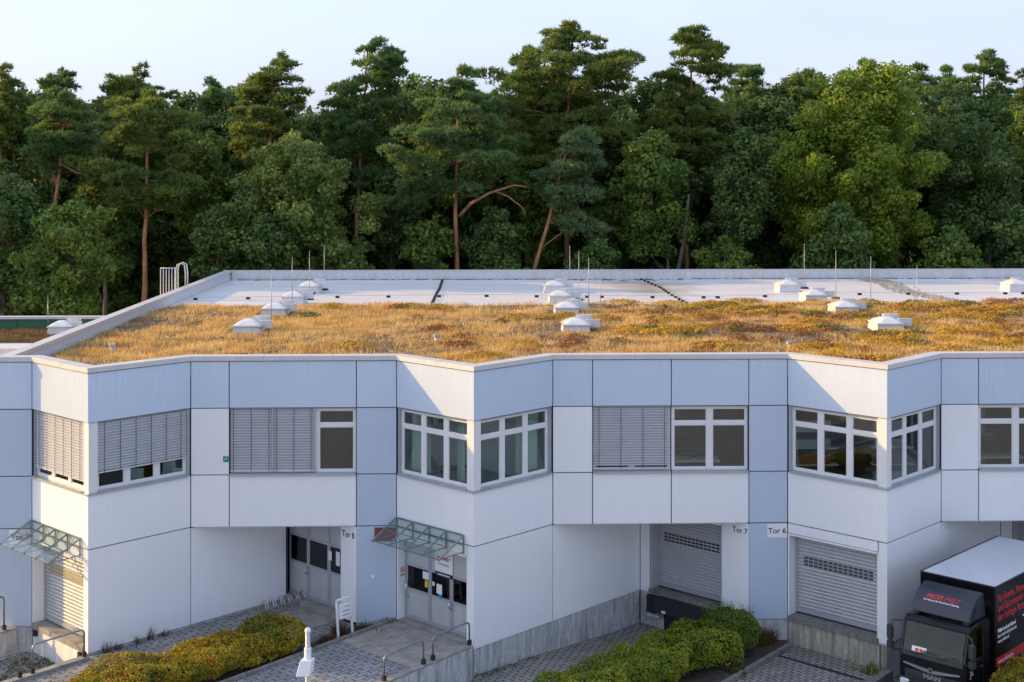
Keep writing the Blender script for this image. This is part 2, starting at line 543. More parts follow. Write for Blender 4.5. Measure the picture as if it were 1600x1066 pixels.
def window(F, u0, u1, cols, transom=True, blinds=(), n=-0.13, z0=ZS, z1=ZP, sill=True, side=True, curtain=None):
    """white framed window band; cols = relative column widths"""
    m = MB()
    fw, dp = 0.065, 0.07
    zb, zt = z0 + 0.042, z1 - 0.03
    m.fbox(F, u0, u1, n - dp, n, zb, zb + fw)
    m.fbox(F, u0, u1, n - dp, n, zt - fw, zt)
    tot = sum(cols)
    us = [u0]
    for c in cols:
        us.append(us[-1] + (u1 - u0) * c / tot)
    ztr = zt - (zt - zb) * 0.265
    for i, u in enumerate(us):
        a = u - (0 if i == 0 else (fw if i == len(us) - 1 else 0.085))
        b = u + (fw if i == 0 else (0 if i == len(us) - 1 else 0.085))
        m.fbox(F, a, b, n - dp + 0.003, n + 0.003, zb + fw, zt - fw)
    panes = []
    for i in range(len(cols)):
        a = us[i] + (fw if i == 0 else 0.085)
        b = us[i + 1] - (fw if i == len(cols) - 1 else 0.085)
        if transom:
            m.fbox(F, a, b, n - dp + 0.006, n - 0.002, ztr - 0.05, ztr + 0.05)
            panes += [(a, b, zb + fw, ztr - 0.05), (a, b, ztr + 0.05, zt - fw)]
        else:
            panes += [(a, b, zb + fw, zt - fw)]
    wobj = m.build('window', MT['frame'], BLD)
    for (a, b, c, d) in panes:
        s_ = MB()
        g = 0.035     # sash
        s_.fbox(F, a, a + g, n - 0.05, n - 0.012, c, d)
        s_.fbox(F, b - g, b, n - 0.05, n - 0.012, c, d)
        s_.fbox(F, a + g, b - g, n - 0.05, n - 0.012, c, c + g)
        s_.fbox(F, a + g, b - g, n - 0.05, n - 0.012, d - g, d)
        s_.build('sash', MT['frame'], wobj)
        q = MB()
        q.fbox(F, a + g, b - g, n - 0.038, n - 0.03, c + g, d - g)
        q.build('pane', MT['glass'], wobj)
    if sill:
        m = MB()
        m.fbox(F, u0, u1, n + 0.0, 0.07, z0 + 0.012, z0 + 0.04)
        m.fbox(F, u0, u1, 0.055, 0.07, z0 - 0.03, z0 + 0.012)
        m.build('sill', MT['sill'], wobj)
    m = MB()
    m.fbox(F, u0, u1, n + 0.02, n + 0.10, z1 - 0.028, z1 - 0.004)
    m.build('head_rail', MT['steel'], wobj)
    for (ba, bb, bz, nc) in blinds:
        blind(F, u0 + (u1 - u0) * ba + 0.015, u0 + (u1 - u0) * bb - 0.015, bz, z1 - 0.03, n + 0.055, wobj, nc)
    if curtain:
        for (ca, cb) in curtain:
            m = MB()
            k = 14
            pts = []
            for i in range(k + 1):
                u = u0 + (u1 - u0) * (ca + (cb - ca) * i / k)
                pts.append((*F.p(u, n - 0.35 + (0.05 if i % 2 else -0.05)), 0))
            for i in range(k):
                a, b = pts[i], pts[i + 1]
                m.add([(a[0], a[1], z0 + 0.1), (b[0], b[1], z0 + 0.1), (b[0], b[1], z1 - 0.1), (a[0], a[1], z1 - 0.1)], [(0, 1, 2, 3)])
            m.build('curtain', MT['curtain'], wobj)
    return wobj

def shutter(F, u0, u1, z0, z1, n, mat='shutter', strip=MT['cord']):
    """roller shutter: corrugated curtain, slotted vision strip, guide rails"""
    m = MB()
    z = z0
    prof = [(0.0, 0.0), (0.0, 0.012), (0.03, 0.018), (0.036, 0.045), (0.024, 0.07)]
    rows = int((z1 - z0) / 0.108)
    h = (z1 - z0) / rows
    for r in range(rows):
        for (n1, k1), (n2, k2) in zip(prof, prof[1:] + [(0.0, 0.08)]):
            za, zb_ = z0 + r * h + k1 / 0.08 * h, z0 + r * h + k2 / 0.08 * h
            a, b = F.p(u0, n + n1), F.p(u1, n + n1)
            c, d = F.p(u1, n + n2), F.p(u0, n + n2)
            m.add([(*a, za), (*b, za), (*c, zb_), (*d, zb_)], [(0, 1, 2, 3)])
    o = m.build('roller_shutter', MT[mat], BLD)
    m = MB()
    m.fbox(F, u0, u1, n + 0.003, n + 0.045, z0 - 0.02, z0 + 0.10)
    m.build('bottom_bar', MT['alu'], o)
    zc = z0 + (z1 - z0) * 0.60
    cols = 14
    for i in range(cols):
        w = (u1 - u0) * 0.84 / cols
        ua = u0 + (u1 - u0) * 0.08 + i * w
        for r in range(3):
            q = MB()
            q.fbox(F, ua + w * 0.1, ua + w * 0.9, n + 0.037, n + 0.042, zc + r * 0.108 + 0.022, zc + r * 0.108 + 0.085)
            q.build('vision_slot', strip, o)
    for va in (u0 - 0.06, u1):
        m = MB()
        m.fbox(F, va, va + 0.06, n - 0.02, n + 0.06, z0 - 0.02, z1)
        m.build('guide_rail', MT['alu'], o)
    return o

def leafdoor(F, u0, u1, z0, z1, n, leaves, rails, name='door'):
    """aluminium door set: frame, solid and glazed fields. leaves = widths, rails = z of rails"""
    tot = sum(leaves)
    us = [u0]
    for w in leaves: us.append(us[-1] + (u1 - u0) * w / tot)
    objs = []
    for i in range(len(leaves)):
        a, b = us[i] + 0.006, us[i + 1] - 0.006
        m = MB()
        m.fbox(F, a, a + 0.07, n - 0.06, n, z0, z1)
        m.fbox(F, b - 0.07, b, n - 0.06, n, z0, z1)
        zz = [z0] + rails + [z1]
        m.fbox(F, a + 0.07, b - 0.07, n - 0.06, n - 0.002, z0, z0 + 0.13)
        m.fbox(F, a + 0.07, b - 0.07, n - 0.06, n - 0.002, z1 - 0.07, z1)
        for r in rails:
            m.fbox(F, a + 0.07, b - 0.07, n - 0.06, n - 0.002, r - 0.04, r + 0.04)
        o = m.build(name, MT['alu'], BLD)
        objs.append(o)
        for k in range(len(zz) - 1):
            lo = zz[k] + (0.13 if k == 0 else 0.04)
            hi = zz[k + 1] - (0.07 if k == len(zz) - 2 else 0.04)
            q = MB()
            gl = (k == 1)
            q.fbox(F, a + 0.07, b - 0.07, n - 0.04, n - 0.02, lo, hi)
            q.build('glass_field' if gl else 'infill_field', MT['doorglass'] if gl else MT['alupanel'], o)
    return objs

def grab(F, u, z0, z1, n, parent):
    m = MB()
    pts = [F.p(u, n), F.p(u, n + 0.1), F.p(u, n + 0.12), F.p(u, n + 0.1), F.p(u, n)]
    zs = [z0, z0 + 0.06, (z0 + z1) / 2, z1 - 0.06, z1]
    m.tube([(*p, z) for p, z in zip(pts, zs)], 0.022, 8)
    m.build('pull_handle', MT['chrome'], parent, True)

def canopy(F, u0, u1, zw, zf, out):
    """glass awning on five sloping steel rafters"""
    m = MB()
    n_r = 5
    for i in range(n_r):
        u = u0 + (u1 - u0) * i / (n_r - 1)
        m.tube([(*F.p(u, 0.03), zw), (*F.p(u, out + 0.06), zf - 0.03)], 0.032, 6)
        m.tube([(*F.p(u, 0.035), zw - 0.02), (*F.p(u, 0.035), zw - 0.55)], 0.024, 6)
        m.tube([(*F.p(u, 0.05), zw - 0.5), (*F.p(u, out * 0.93), zf - 0.01)], 0.017, 6)
    m.tube([(*F.p(u0, 0.03), zw), (*F.p(u1, 0.03), zw)], 0.03, 6)
    m.tube([(*F.p(u0, 0.04), zw - 0.28), (*F.p(u1, 0.04), zw - 0.28)], 0.02, 6)
    m.tube([(*F.p(u0, out * 0.5), (zw + zf) / 2 - 0.03), (*F.p(u1, out * 0.5), (zw + zf) / 2 - 0.03)], 0.016, 6)
    m.tube([(*F.p(u0, out), zf - 0.02), (*F.p(u1, out), zf - 0.02)], 0.022, 6)
    o = m.build('canopy', MT['steel'], BLD)
    for i in range(n_r - 1):
        a = u0 + (u1 - u0) * i / (n_r - 1) + 0.02
        b = u0 + (u1 - u0) * (i + 1) / (n_r - 1) - 0.02
        q = MB()
        pa, pb, pc, pd = F.p(a, 0.05), F.p(b, 0.05), F.p(b, out + 0.03), F.p(a, out + 0.03)
        q.hexa([(*pa, zw + 0.035), (*pb, zw + 0.035), (*pc, zf + 0.015), (*pd, zf + 0.015), (*pa, zw + 0.047), (*pb, zw + 0.047), (*pc, zf + 0.027), (*pd, zf + 0.027)])
        q.build('glass_sheet', MT['canglass'], o)
    return o

def plate(F, u0, u1, z0, z1, mat, parent=BLD, n=0.0, name='sign', t=0.012):
    m = MB()
    m.fbox(F, u0, u1, n + 0.002, n + t, z0, z1)
    return m.build(name, MT[mat], parent)

PL = MB()       # concrete plinth under the panels
def plinth(F, u0, u1, z1=ZB, z0=-1.15, n=-0.03, name='plinth', mat='concrete'):
    m = MB()
    m.fbox(F, u0, u1, n - 0.25, n, z0, z1 - 0.004)
    return m.build(name, MT[mat], BLD)

# ---- bays
BAYWIN = {0: dict(B=[(0.02, 1.0, 5.26, 6)], A=[(0.0, 1.0, 5.50, 6)]), 1: dict(B=[], A=[]), 2: dict(B=[], A=[]), 3: dict(B=[], A=[])}
for i, c in enumerate(BC):
    Lp, Cp, Rp = (c - WS, 0), (c, -WS), (c + WS, 0)
    FB, FA = Frame(Lp, Cp), Frame(Cp, Rp)
    Lw = FB.L
    for F, nm in ((FB, 'B'), (FA, 'A')):
        pa, pb = (0, Lw + GAP - 0.002) if nm == 'B' else (0.006, Lw)      # mitre at the outer corner
        ca, cb = (0.05, Lw - 0.05)
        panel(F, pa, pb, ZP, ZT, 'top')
        panel(F, pa, pb, ZJ, ZS, 'white')
        corebox(F, ca, cb, ZP, ZT)
        corebox(F, ca, cb, ZJ, ZS)
        ends = (0.1, Lw - 0.33) if nm == 'B' else (0.33, Lw - 0.1)
        cur = [(0.03, 0.3), (0.72, 0.8)] if (i == 1 and nm == 'B') else ([(0.66, 0.97)] if i == 1 else None)
        window(F, ends[0], ends[1], (1, 1.0, 1), True, BAYWIN[i][nm], curtain=cur)
        # dark side post of the window band
        m = MB()
        if nm == 'B': m.fbox(F, 0.0, 0.1, -0.16, -0.05, ZS + 0.02, ZP - 0.01)
        else: m.fbox(F, Lw - 0.1, Lw, -0.16, -0.05, ZS + 0.02, ZP - 0.01)
        m.build('window_post', MT['sill'], BLD)
    # corner column between the two window bands
    q = offset_line([Lp, Cp, Rp], -0.035)[1]
    m = MB()
    w = 0.33
    a, b = FB.p(Lw - w, -0.035), FA.p(w, -0.035)
    a2, b2 = FB.p(Lw - w, -0.2), FA.p(w, -0.2)
    m.prism([a, q, b, b2, offset_line([Lp, Cp, Rp], -0.2)[1], a2], ZS + 0.012, ZP - 0.004)
    m.build('corner_column', MT['frame'], BLD)
    # corner sill piece
    o1, o0 = offset_line([Lp, Cp, Rp], 0.07)[1], offset_line([Lp, Cp, Rp], -0.13)[1]
    m = MB()
    m.prism([FB.p(Lw - w, 0.07), o1, FA.p(w, 0.07), FA.p(w, -0.13), o0, FB.p(Lw - w, -0.13)], ZS - 0.03, ZS + 0.011)
    m.build('corner_sill', MT['sill'], BLD)
    # ---- lower storey, right-hand face: plain panel on a concrete plinth
    panel(FA, 0.006, Lw, ZB, ZJ, 'white')
    corebox(FA, 0.05, Lw - 0.0, ZB, ZJ)
    plinth(FA, 0.03, Lw)
    # ---- lower storey, left-hand face: gate
    panel(FB, Lw - 0.30, Lw + GAP - 0.002, ZB, ZJ, 'white', name='door_pier')
    corebox(FB, Lw - 0.30, Lw - 0.05, ZB, ZJ)
    pl = panel(FB, 0, Lw - 0.30, 2.96, ZJ, 'white', name='lintel_panel')
    corebox(FB, 0, Lw - 0.30, 2.96, ZJ)
    rec = -0.42
    m = MB()      # reveal: jambs and head
    m.fbox(FB, 0.003, 0.05, rec - 0.1, -0.006, 0.3, 2.955)
    m.fbox(FB, Lw - 0.36, Lw - 0.302, rec - 0.1, -0.045, 0.3, 2.955)
    m.fbox(FB, 0.05, Lw - 0.36, rec - 0.1, -0.006, 2.90, 2.955)
    m.build('door_reveal', MT['white'], BLD)
    if i == 1:
        ds = leafdoor(FB, 0.11, Lw - 0.37, 0.35, 2.88, rec + 0.12, (1.15, 1.0, 0.95), [1.28, 2.06], 'entrance_door')
        grab(FB, 0.22, 1.0, 1.5, rec + 0.12, ds[0])
        grab(FB, Lw - 0.37 - 0.92, 1.05, 1.3, rec + 0.12, ds[2])
        nn = rec + 0.125
        plate(FB, 0.92, 1.2, 1.75, 1.98, 'signwhite', ds[0], nn, 'notice')
        plate(FB, 1.02, 1.15, 1.5, 1.72, 'yellow', ds[0], nn, 'notice')
        plate(FB, 1.36, 1.46, 1.62, 1.74, 'signwhite', ds[1], nn, 'notice')
        s1 = plate(FB, 1.5, 2.28, 2.12, 2.80, 'signwhite', ds[1], nn, 'company_sign')
        text('lettering', 'PROFIMIET', 0.14, MT['red'], FB.mat(1.55, nn + 0.013, 2.50), ds[1], 0.004, 0.25, 0.66)
        text('lettering', 'Tor 8 / Verwaltung', 0.09, MT['text'], FB.mat(1.6, nn + 0.013, 2.34), ds[1], 0, 0, 0.5)
        plate(FB, 1.5, 2.28, 1.98, 2.10, 'text', ds[1], nn, 'name_plate')
        text('lettering', 'WARENEINGANG', 0.08, MT['signwhite'], FB.mat(1.6, nn + 0.013, 2.01), ds[1], 0.002, 0, 0.56)
        plate(FB, 1.56, 1.80, 1.42, 1.72, 'signwhite', ds[1], nn, 'notice')
        plate(FB, 1.64, 1.80, 1.30, 1.42, 'blueprint', ds[1], nn, 'notice')
        plate(FB, -0.0 + 0.06, 0.063, 1.6, 2.0, 'signwhite', BLD, rec + 0.1, 'jamb_edge', 0.01)
        # prohibition notice on the left jamb
        FJ = Frame(FB.p(0.052, -0.006), FB.p(0.052, rec))
        sg = plate(FJ, 0.08, 0.30, 1.62, 2.0, 'signwhite', BLD, 0.0, 'prohibition_sign')
        m = MB()
        ring = [(*FJ.p(0.19 + 0.075 * math.cos(a * math.pi / 8), 0.016), 1.86 + 0.075 * math.sin(a * math.pi / 8)) for a in range(17)]
        m.tube(ring, 0.013, 5, False)
        m.tube([(*FJ.p(0.14, 0.016), 1.91), (*FJ.p(0.24, 0.016), 1.81)], 0.012, 5)
        m.build('ring', MT['red'], sg)
        plate(FJ, 0.11, 0.27, 1.69, 1.72, 'text', sg, 0.013, 'caption', 0.003)
    else:
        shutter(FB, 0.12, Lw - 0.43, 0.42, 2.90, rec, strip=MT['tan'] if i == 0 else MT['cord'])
    if i in (0, 1):
        canopy(FB, 0.03, Lw - 0.42, 3.56, 3.04, 1.0)
    # sill slab under the gate
    m = MB()
    m.fbox(FB, 0.0, Lw - 0.302, -0.6, 0.03, 0.17, 0.335)
    m.build('door_sill', MT['slab'] if i != 2 else MT['kerb'], BLD)
    plinth(FB, 0.0, Lw - 0.032, 0.17, mat='whitewall' if i == 0 else ('concrete2' if i == 2 else 'concrete'))
    plinth(FB, Lw - 0.30, Lw - 0.034, ZB, 0.172, -0.028)

# ---- flat segments between the bays
def notch(s0, s1, kind):
    """triangular recess under the upper storey, from s0 to s1 on the main plane"""
    h = (s1 - s0) / 2
    ap = (s0 + h, h)
    FA_, FB_ = Frame((s0, 0), ap), Frame(ap, (s1, 0))
    L_ = FA_.L
    panel(FA_, 0, L_, ZB, ZJ - 0.02, 'white')
    corebox(FA_, -0.02, L_ + 0.1, ZB, ZJ)
    plinth(FA_, -0.02, L_)
    m = MB()
    m.prism([(s0 + 0.06, 0.055), (s1 - 0.06, 0.055), (ap[0], ap[1] + 0.6)], ZJ - 0.02, ZJ + 0.1)
    m.build('soffit', MT['white'], BLD)
    if kind == 'leaf':
        u1 = L_ - 0.76
        panel(FB_, u1, L_, ZB, ZJ - 0.02, 'white', name='door_pier')
        corebox(FB_, u1, L_, ZB, ZJ)
        m = MB()
        m.fbox(FB_, u1 - 0.04, u1, -0.3, -0.01, 0.2, ZJ - 0.02)
        m.build('door_reveal', MT['white'], BLD)
        ds = leafdoor(FB_, -0.1, u1 - 0.045, 0.34, ZJ - 0.03, -0.2, (1.05, 1.1, 0.85), [1.45, 2.35], 'gate_leaf')
        grab(FB_, 0.93, 1.15, 1.4, -0.2, ds[0])
        plate(FB_, 2.02, 2.2, 1.85, 2.15, 'signwhite', ds[2], -0.2, 'notice')
        plate(FB_, 2.42, 2.62, 1.75, 2.2, 'signwhite', ds[2], -0.2, 'notice')
        m = MB()
        m.fbox(FB_, -0.2, L_ - 0.7, -0.5, 0.12, 0.05, 0.33)
        m.build('door_sill', MT['slab'], BLD)
        corebox(FB_, -0.1, u1, 0.2, ZJ, -0.9, 0.1)
    else:
        ua, ub = 0.42, L_ - 1.06
        panel(FB_, 0, ua, ZB, ZJ - 0.02, 'white', name='door_pier')
        panel(FB_, ub, L_, ZB, ZJ - 0.02, 'white', name='door_pier')
        corebox(FB_, 0, ua, ZB, ZJ); corebox(FB_, ub, L_, ZB, ZJ)
        panel(FB_, ua, ub, 2.98, ZJ - 0.02, 'white', name='lintel_panel')
        corebox(FB_, ua, ub, 2.98, ZJ)
        for (va, vb) in ((ua + 0.002, ua + 0.05), (ub - 0.05, ub - 0.002)):
            m = MB()
            m.fbox(FB_, va, vb, -0.5, -0.045, 0.2, 2.975)
            m.build('door_reveal', MT['alupanel'], BLD)
        shutter(FB_, ua + 0.11, ub - 0.11, 0.42, 2.97, -0.40)
        m = MB()
        m.fbox(FB_, ua - 0.05, ub + 0.05, -0.6, 0.02, 0.2, 0.335)
        m.build('door_sill', MT['kerb'], BLD)
        plinth(FB_, 0.0, L_)
        # dock leveller: black box with rubber buffers
        m = MB()
        m.fbox(FB_, ua + 0.42, ub - 0.05, -0.02, 0.32, -0.28, 0.17)
        m.fbox(FB_, ua + 0.42, ub - 0.05, -0.02, 0.26, 0.175, 0.20)
        dk = m.build('dock_leveller', MT['blackmetal'], BLD)
        m = MB()
        m.fbox(FB_, ua - 0.02, ua + 0.30, -0.02, 0.16, -0.42, 0.16)
        m.build('rubber_buffer', MT['black'], dk)
        m = MB()
        m.fbox(FB_, ua - 0.06, ua + 0.55, -0.02, 0.24, -0.50, -0.425)
        m.build('buffer_bracket', MT['concrete'], dk)
        m = MB()
        m.fbox(FB_, ua + 0.60, ub - 0.1, -0.028, 0.0, -1.0, -0.33)
        m.build('leveller_pit_shade', MT['black'], dk)  # flat black slab paints the darkness of the cavity below the leveller
        m = MB()
        m.fbox(FB_, ua + 0.75, ua + 0.92, 0.32, 0.335, -0.25, -0.17)
        m.build('reflector', MT['signwhite'], dk)
    return FA_, FB_

FM0 = Frame((WEST, 0), (BC[0] - WS, 0))
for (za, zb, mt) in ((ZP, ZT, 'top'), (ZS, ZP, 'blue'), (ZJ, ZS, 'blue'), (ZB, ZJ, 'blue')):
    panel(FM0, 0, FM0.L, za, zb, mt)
corebox(FM0, 0, FM0.L, ZB, ZT)
plinth(FM0, 0, FM0.L)

SEGS = [
    (BC[0] + WS, [(-9.56, 'white'), (-5.55, 'win1'), (BC[1] - WS, 'pier')], -5.55, 'leaf'),
    (BC[1] + WS, [(1.96, 'white'), (4.48, 'blind'), (6.97, 'win2'), (BC[2] - WS, 'pier')], 6.97, 'roll'),
    (BC[2] + WS, [(14.40, 'white'), (16.90, 'win2'), (19.42, 'blind'), (BC[3] - WS, 'pier')], 19.42, 'roll'),
    (BC[3] + WS, [(26.92, 'white'), (29.42, 'blind'), (31.92, 'win2'), (EAST, 'pier')], 31.92, 'roll'),
]
NF = []
for si, (s0, parts, nend, nk) in enumerate(SEGS):
    F = Frame((s0, 0), (parts[-1][0], 0))
    a = s0
    for (b, kind) in parts:
        u0, u1 = a - s0, b - s0
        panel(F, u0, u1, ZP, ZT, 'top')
        corebox(F, u0, u1, ZP, ZT)
        low = 'blue' if kind == 'pier' else 'white'
        panel(F, u0, u1, ZJ, ZS, low)
        corebox(F, u0, u1, ZJ, ZS)
        if kind in ('white', 'pier'):
            panel(F, u0, u1, ZS, ZP, low)
            corebox(F, u0, u1, ZS, ZP)
        elif kind == 'win1':
            window(F, u0 + 0.02, u1 - 0.02, (1.02, 1.02, 0.95), True, [(0.0, 0.335, ZS + 0.09, 3), (0.345, 0.668, ZS + 0.09, 3)])
            m = MB()
            for uu in (0.34, 0.672):
                uc = u0 + 0.02 + (u1 - u0 - 0.04) * uu
                m.fbox(F, uc - 0.02, uc + 0.02, -0.11, -0.03, ZS + 0.05, ZP - 0.03)
            m.build('blind_guide', MT['alu'], BLD)
        elif kind == 'win2':
            window(F, u0 + 0.02, u1 - 0.02, (1, 1), True)
        elif kind == 'blind':
            window(F, u0 + 0.02, u1 - 0.02, (1, 1), True, [(0.0, 1.0, ZS + 0.10, 4)])
        if kind == 'pier':
            panel(F, u0, u1, ZB, ZJ, 'blue')
            corebox(F, u0, u1, ZB, ZJ)
            plinth(F, u0, u1)
        a = b
    NF.append(notch(s0, nend, nk))
core.build('wall_core', MT['core'], BLD)

# ---- gate signs
FP = Frame((-10, 0), (10, 0))
def gate_sign(F, u0, u1, z0, z1, body, size, n=0.0):
    s_ = plate(F, u0, u1, z0, z1, 'signwhite', BLD, n, 'gate_sign')
    text('lettering', body, size, MT['text'], F.mat((u0 + u1) / 2, n + 0.013, (z0 + z1) / 2 - size * 0.34), s_, 0.003, 0, None, 0.002, 'CENTER')
gate_sign(FP, 17.56, 18.2, 2.82, 3.26, 'Tor 6', 0.25)
gate_sign(FP, -16.45 + 10, -15.76 + 10, 2.82, 3.26, 'Tor 9', 0.25)
FB1, FB2 = NF[0][1], NF[1][1]
text('gate_lettering', 'Tor 8', 0.27, MT['text'], FB1.mat(FB1.L - 0.72, 0.004, 2.86), BLD, 0.003)
gate_sign(FB2, FB2.L - 0.64, FB2.L - 0.03, 2.78, 3.22, 'Tor 7', 0.25)
plate(FP, 10 - 4.98, 10 - 4.30, 2.80, 3.24, 'redbrown', BLD, 0, 'red_sign')
plate(FP, 10 - 5.08, 10 - 4.97, 1.64, 1.74, 'signwhite', BLD, 0, 'switch_box', 0.03)
gs = plate(FP, 10 - 9.75, 10 - 9.58, 5.35, 5.53, 'green', BLD, 0, 'green_sign')
m = MB(); m.tube([(-9.71, -0.016, 5.41), (-9.66, -0.016, 5.46), (-9.62, -0.016, 5.44)], 0.012, 5); m.tube([(-9.66, -0.016, 5.46), (-9.64, -0.016, 5.49)], 0.012, 5)
m.build('pictogram', MT['signwhite'], gs)

# ---- rooms behind the upper windows
m = MB()
inner = offset_line(poly, -0.45)
for z, nm, mt in ((4.25, 'room_floor', 'roomfloor'), (7.25, 'room_ceiling', 'room')):
    q = MB()
    q.prism(inner + [(EAST, 6.5), (WEST + 0.1, 6.5)], z, z + 0.1)
    q.build(nm, MT[mt], BLD)
q = MB(); q.box(WEST, EAST, 5.4, 5.5, 4.35, 7.25); q.build('room_wall', MT['room'], BLD)
for s_ in (-10.2, -4.9, 1.3, 7.6, 13.8, 20.1, 26.3, 32.5):
    q = MB(); q.box(s_ - 0.06, s_ + 0.06, 0.2, 5.4, 4.35, 7.25); q.build('room_wall', MT['room'], BLD)

q = MB(); q.box(-4.2, 0.6, 1.25, 1.35, 4.35, 7.25); q.build('room_wall', MT['roompale'], BLD)
for (xa, xb, ya) in ((8.6, 10.1, 0.9), (11.2, 12.6, 0.9), (4.7, 5.5, 3.6), (-8.9, -7.8, 2.4), (15.0, 16.0, 3.0)):
    for k in range(4):
        q = MB(); q.box(xa, xb, ya, ya + 0.35, 4.36 + 0.55 * k, 4.39 + 0.55 * k); q.build('room_shelf', MT['signwhite'], BLD)
        q = MB(); q.box(xa + 0.1, xb - 0.25, ya + 0.05, ya + 0.3, 4.392 + 0.55 * k, 4.66 + 0.55 * k + 0.06 * (k % 2)); q.build('shelf_load', MT[('curtain', 'redbrown', 'alupanel', 'curtain')[k]], BLD)
# ---- outer walls, roof, copings
for nm, bx in (('side_wall', (-16.80, -16.6, 0.1, BACKD, -1.0, 8.5)), ('side_wall', (EAST - 0.3, EAST - 0.1, 0.1, BACKD, -1.0, 8.5)), ('back_wall', (-16.80, EAST - 0.1, BACKD - 0.02, BACKD + 0.2, -1.0, 8.5))):
    q = MB(); q.box(*bx); q.build(nm, MT['white'], BLD)

cap_o, cap_i = offset_line(poly, 0.045), offset_line(poly, -0.40)
par_i = offset_line(poly, -0.33)
for i in range(len(poly) - 1):
    q = MB()
    q.prism([cap_o[i], cap_o[i + 1], cap_i[i + 1], cap_i[i]], ZT + 0.012, CAPZ)
    cp = q.build('coping', MT['cap'], BLD)
    q = MB()
    q.prism([offset_line(poly, -0.06)[i], offset_line(poly, -0.06)[i + 1], par_i[i + 1], par_i[i]], ROOFZ - 0.1, ZT + 0.011)
    q.build('parapet', MT['curb'], BLD)
    Fc = Frame(poly[i], poly[i + 1])
    k = int(Fc.L / 2.6)
    for j in range(1, k + 1):
        uu = Fc.L * j / (k + 1) + 0.13
        q = MB(); q.fbox(Fc, uu - 0.008, uu + 0.008, -0.402, 0.048, ZT + 0.05, CAPZ + 0.004); q.build('coping_seam', MT['sill'], cp)
WPX = -16.45     # inner face of the dividing parapet on the west side
def parapet_run(x0, x1, y0, y1, seams_along_y):
    q = MB(); q.box(x0 + 0.06, x1 - 0.06, y0, y1, ROOFZ - 0.1, ZT + 0.02); o = q.build('parapet', MT['curb'], BLD)
    q = MB(); q.box(x0, x1, y0, y1, ZT + 0.021, CAPZ - 0.003); c_ = q.build('coping', MT['cap'], BLD)
    n_ = int(max(x1 - x0, y1 - y0) / 2.6)
    for j in range(1, n_):
        q = MB()
        if seams_along_y:
            y = y0 + (y1 - y0) * j / n_
            q.box(x0 - 0.003, x1 + 0.003, y - 0.008, y + 0.008, ZT + 0.04, CAPZ + 0.001)
        else:
            x = x0 + (x1 - x0) * j / n_
            q.box(x - 0.008, x + 0.008, y0 - 0.003, y1 + 0.003, ZT + 0.04, CAPZ + 0.001)
        q.build('coping_seam', MT['sill'], c_)
parapet_run(WPX - 0.40, WPX, 0.42, BACKD + 0.2, True)
parapet_run(WPX + 0.001, EAST, BACKD - 0.2, BACKD + 0.2, False)
parapet_run(EAST - 0.4, EAST, 0.42, BACKD - 0.2, True)

# membrane with welded seams, dirt where water stands
m, b, L = newmat('roof_membrane')
tc = nd(m, 'ShaderNodeTexCoord')
sx = nd(m, 'ShaderNodeSeparateXYZ'); L.new(tc.outputs['Object'], sx.inputs[0])
fm = nd(m, 'ShaderNodeMath', operation='PINGPONG'); L.new(sx.outputs[1], fm.inputs[0]); fm.inputs[1].default_value = 0.75
sm = nd(m, 'ShaderNodeMath', operation='LESS_THAN'); L.new(fm.outputs[0], sm.inputs[0]); sm.inputs[1].default_value = 0.03
col = mixcol(m, ramp(m, noise(m, 0.35, 5, (0.5, 2.0, 1)), 0.35, 0.7), (0.60, 0.605, 0.61), (0.69, 0.69, 0.69))
col = mixcol(m, sm.outputs[0], col, (0.52, 0.52, 0.52))
d1 = nd(m, 'ShaderNodeVectorMath', operation='DISTANCE')
mp = nd(m, 'ShaderNodeMapping'); mp.inputs['Scale'].default_value = (1.0, 0.38, 0); L.new(tc.outputs['Object'], mp.inputs[0])
L.new(mp.outputs[0], d1.inputs[0]); d1.inputs[1].default_value = (7.3, 31.5 * 0.38, 0)
ad = nd(m, 'ShaderNodeMath', operation='ADD'); L.new(d1.outputs['Value'], ad.inputs[0])
mu = nd(m, 'ShaderNodeMath', operation='MULTIPLY'); L.new(noise(m, 0.8, 5), mu.inputs[0]); mu.inputs[1].default_value = 4.5
L.new(mu.outputs[0], ad.inputs[1])
st = nd(m, 'ShaderNodeMapRange'); L.new(ad.outputs[0], st.inputs[0])
st.inputs[1].default_value = 5.4; st.inputs[2].default_value = 2.6
mm_ = nd(m, 'ShaderNodeMath', operation='MULTIPLY'); L.new(st.outputs[0], mm_.inputs[0]); mm_.inputs[1].default_value = 0.75
L.new(mixcol(m, mm_.outputs[0], col, (0.30, 0.24, 0.17)), b.inputs['Base Color'])
b.inputs['Roughness'].default_value = 0.5
bump(m, b, noise(m, 0.6, 3), 0.15, 0.05)
MT['membrane'] = m
q = MB()
q.prism(offset_line(poly, -0.2) + [(EAST - 0.2, BACKD), (-16.5, BACKD), (-16.5, 0.2)], ROOFZ - 0.25, ROOFZ)
q.build('roof', MT['membrane'], BLD)
# dirt and leaf litter along the foot of the back parapet
random.seed(5)
q = MB()
for k in range(900):
    x = random.uniform(-16, 35)
    if random.random() > 0.35 + 0.65 * max(0, math.cos((x - 6.5) / 2.1)) * (abs(x - 6.5) < 3.3): 
        if random.random() < 0.45: continue
    y = BACKD - 0.22 - abs(random.gauss(0, 0.12 if abs(x - 6.5) > 4 else 0.5))
    r = random.uniform(0.04, 0.13)
    a = random.uniform(0, 3)
    q.add([(x + r * 2 * math.cos(a + t), y + r * math.sin(a + t), ROOFZ + 0.006 + (0.03 if t == 0 else 0)) for t in (0, 2.1, 4.2)], [(0, 1, 2)])
o = q.build('leaf_litter', plain('dry_litter', (0.13, 0.085, 0.045), 1.0, 0, 0.4), BLD); o['kind'] = 'stuff'
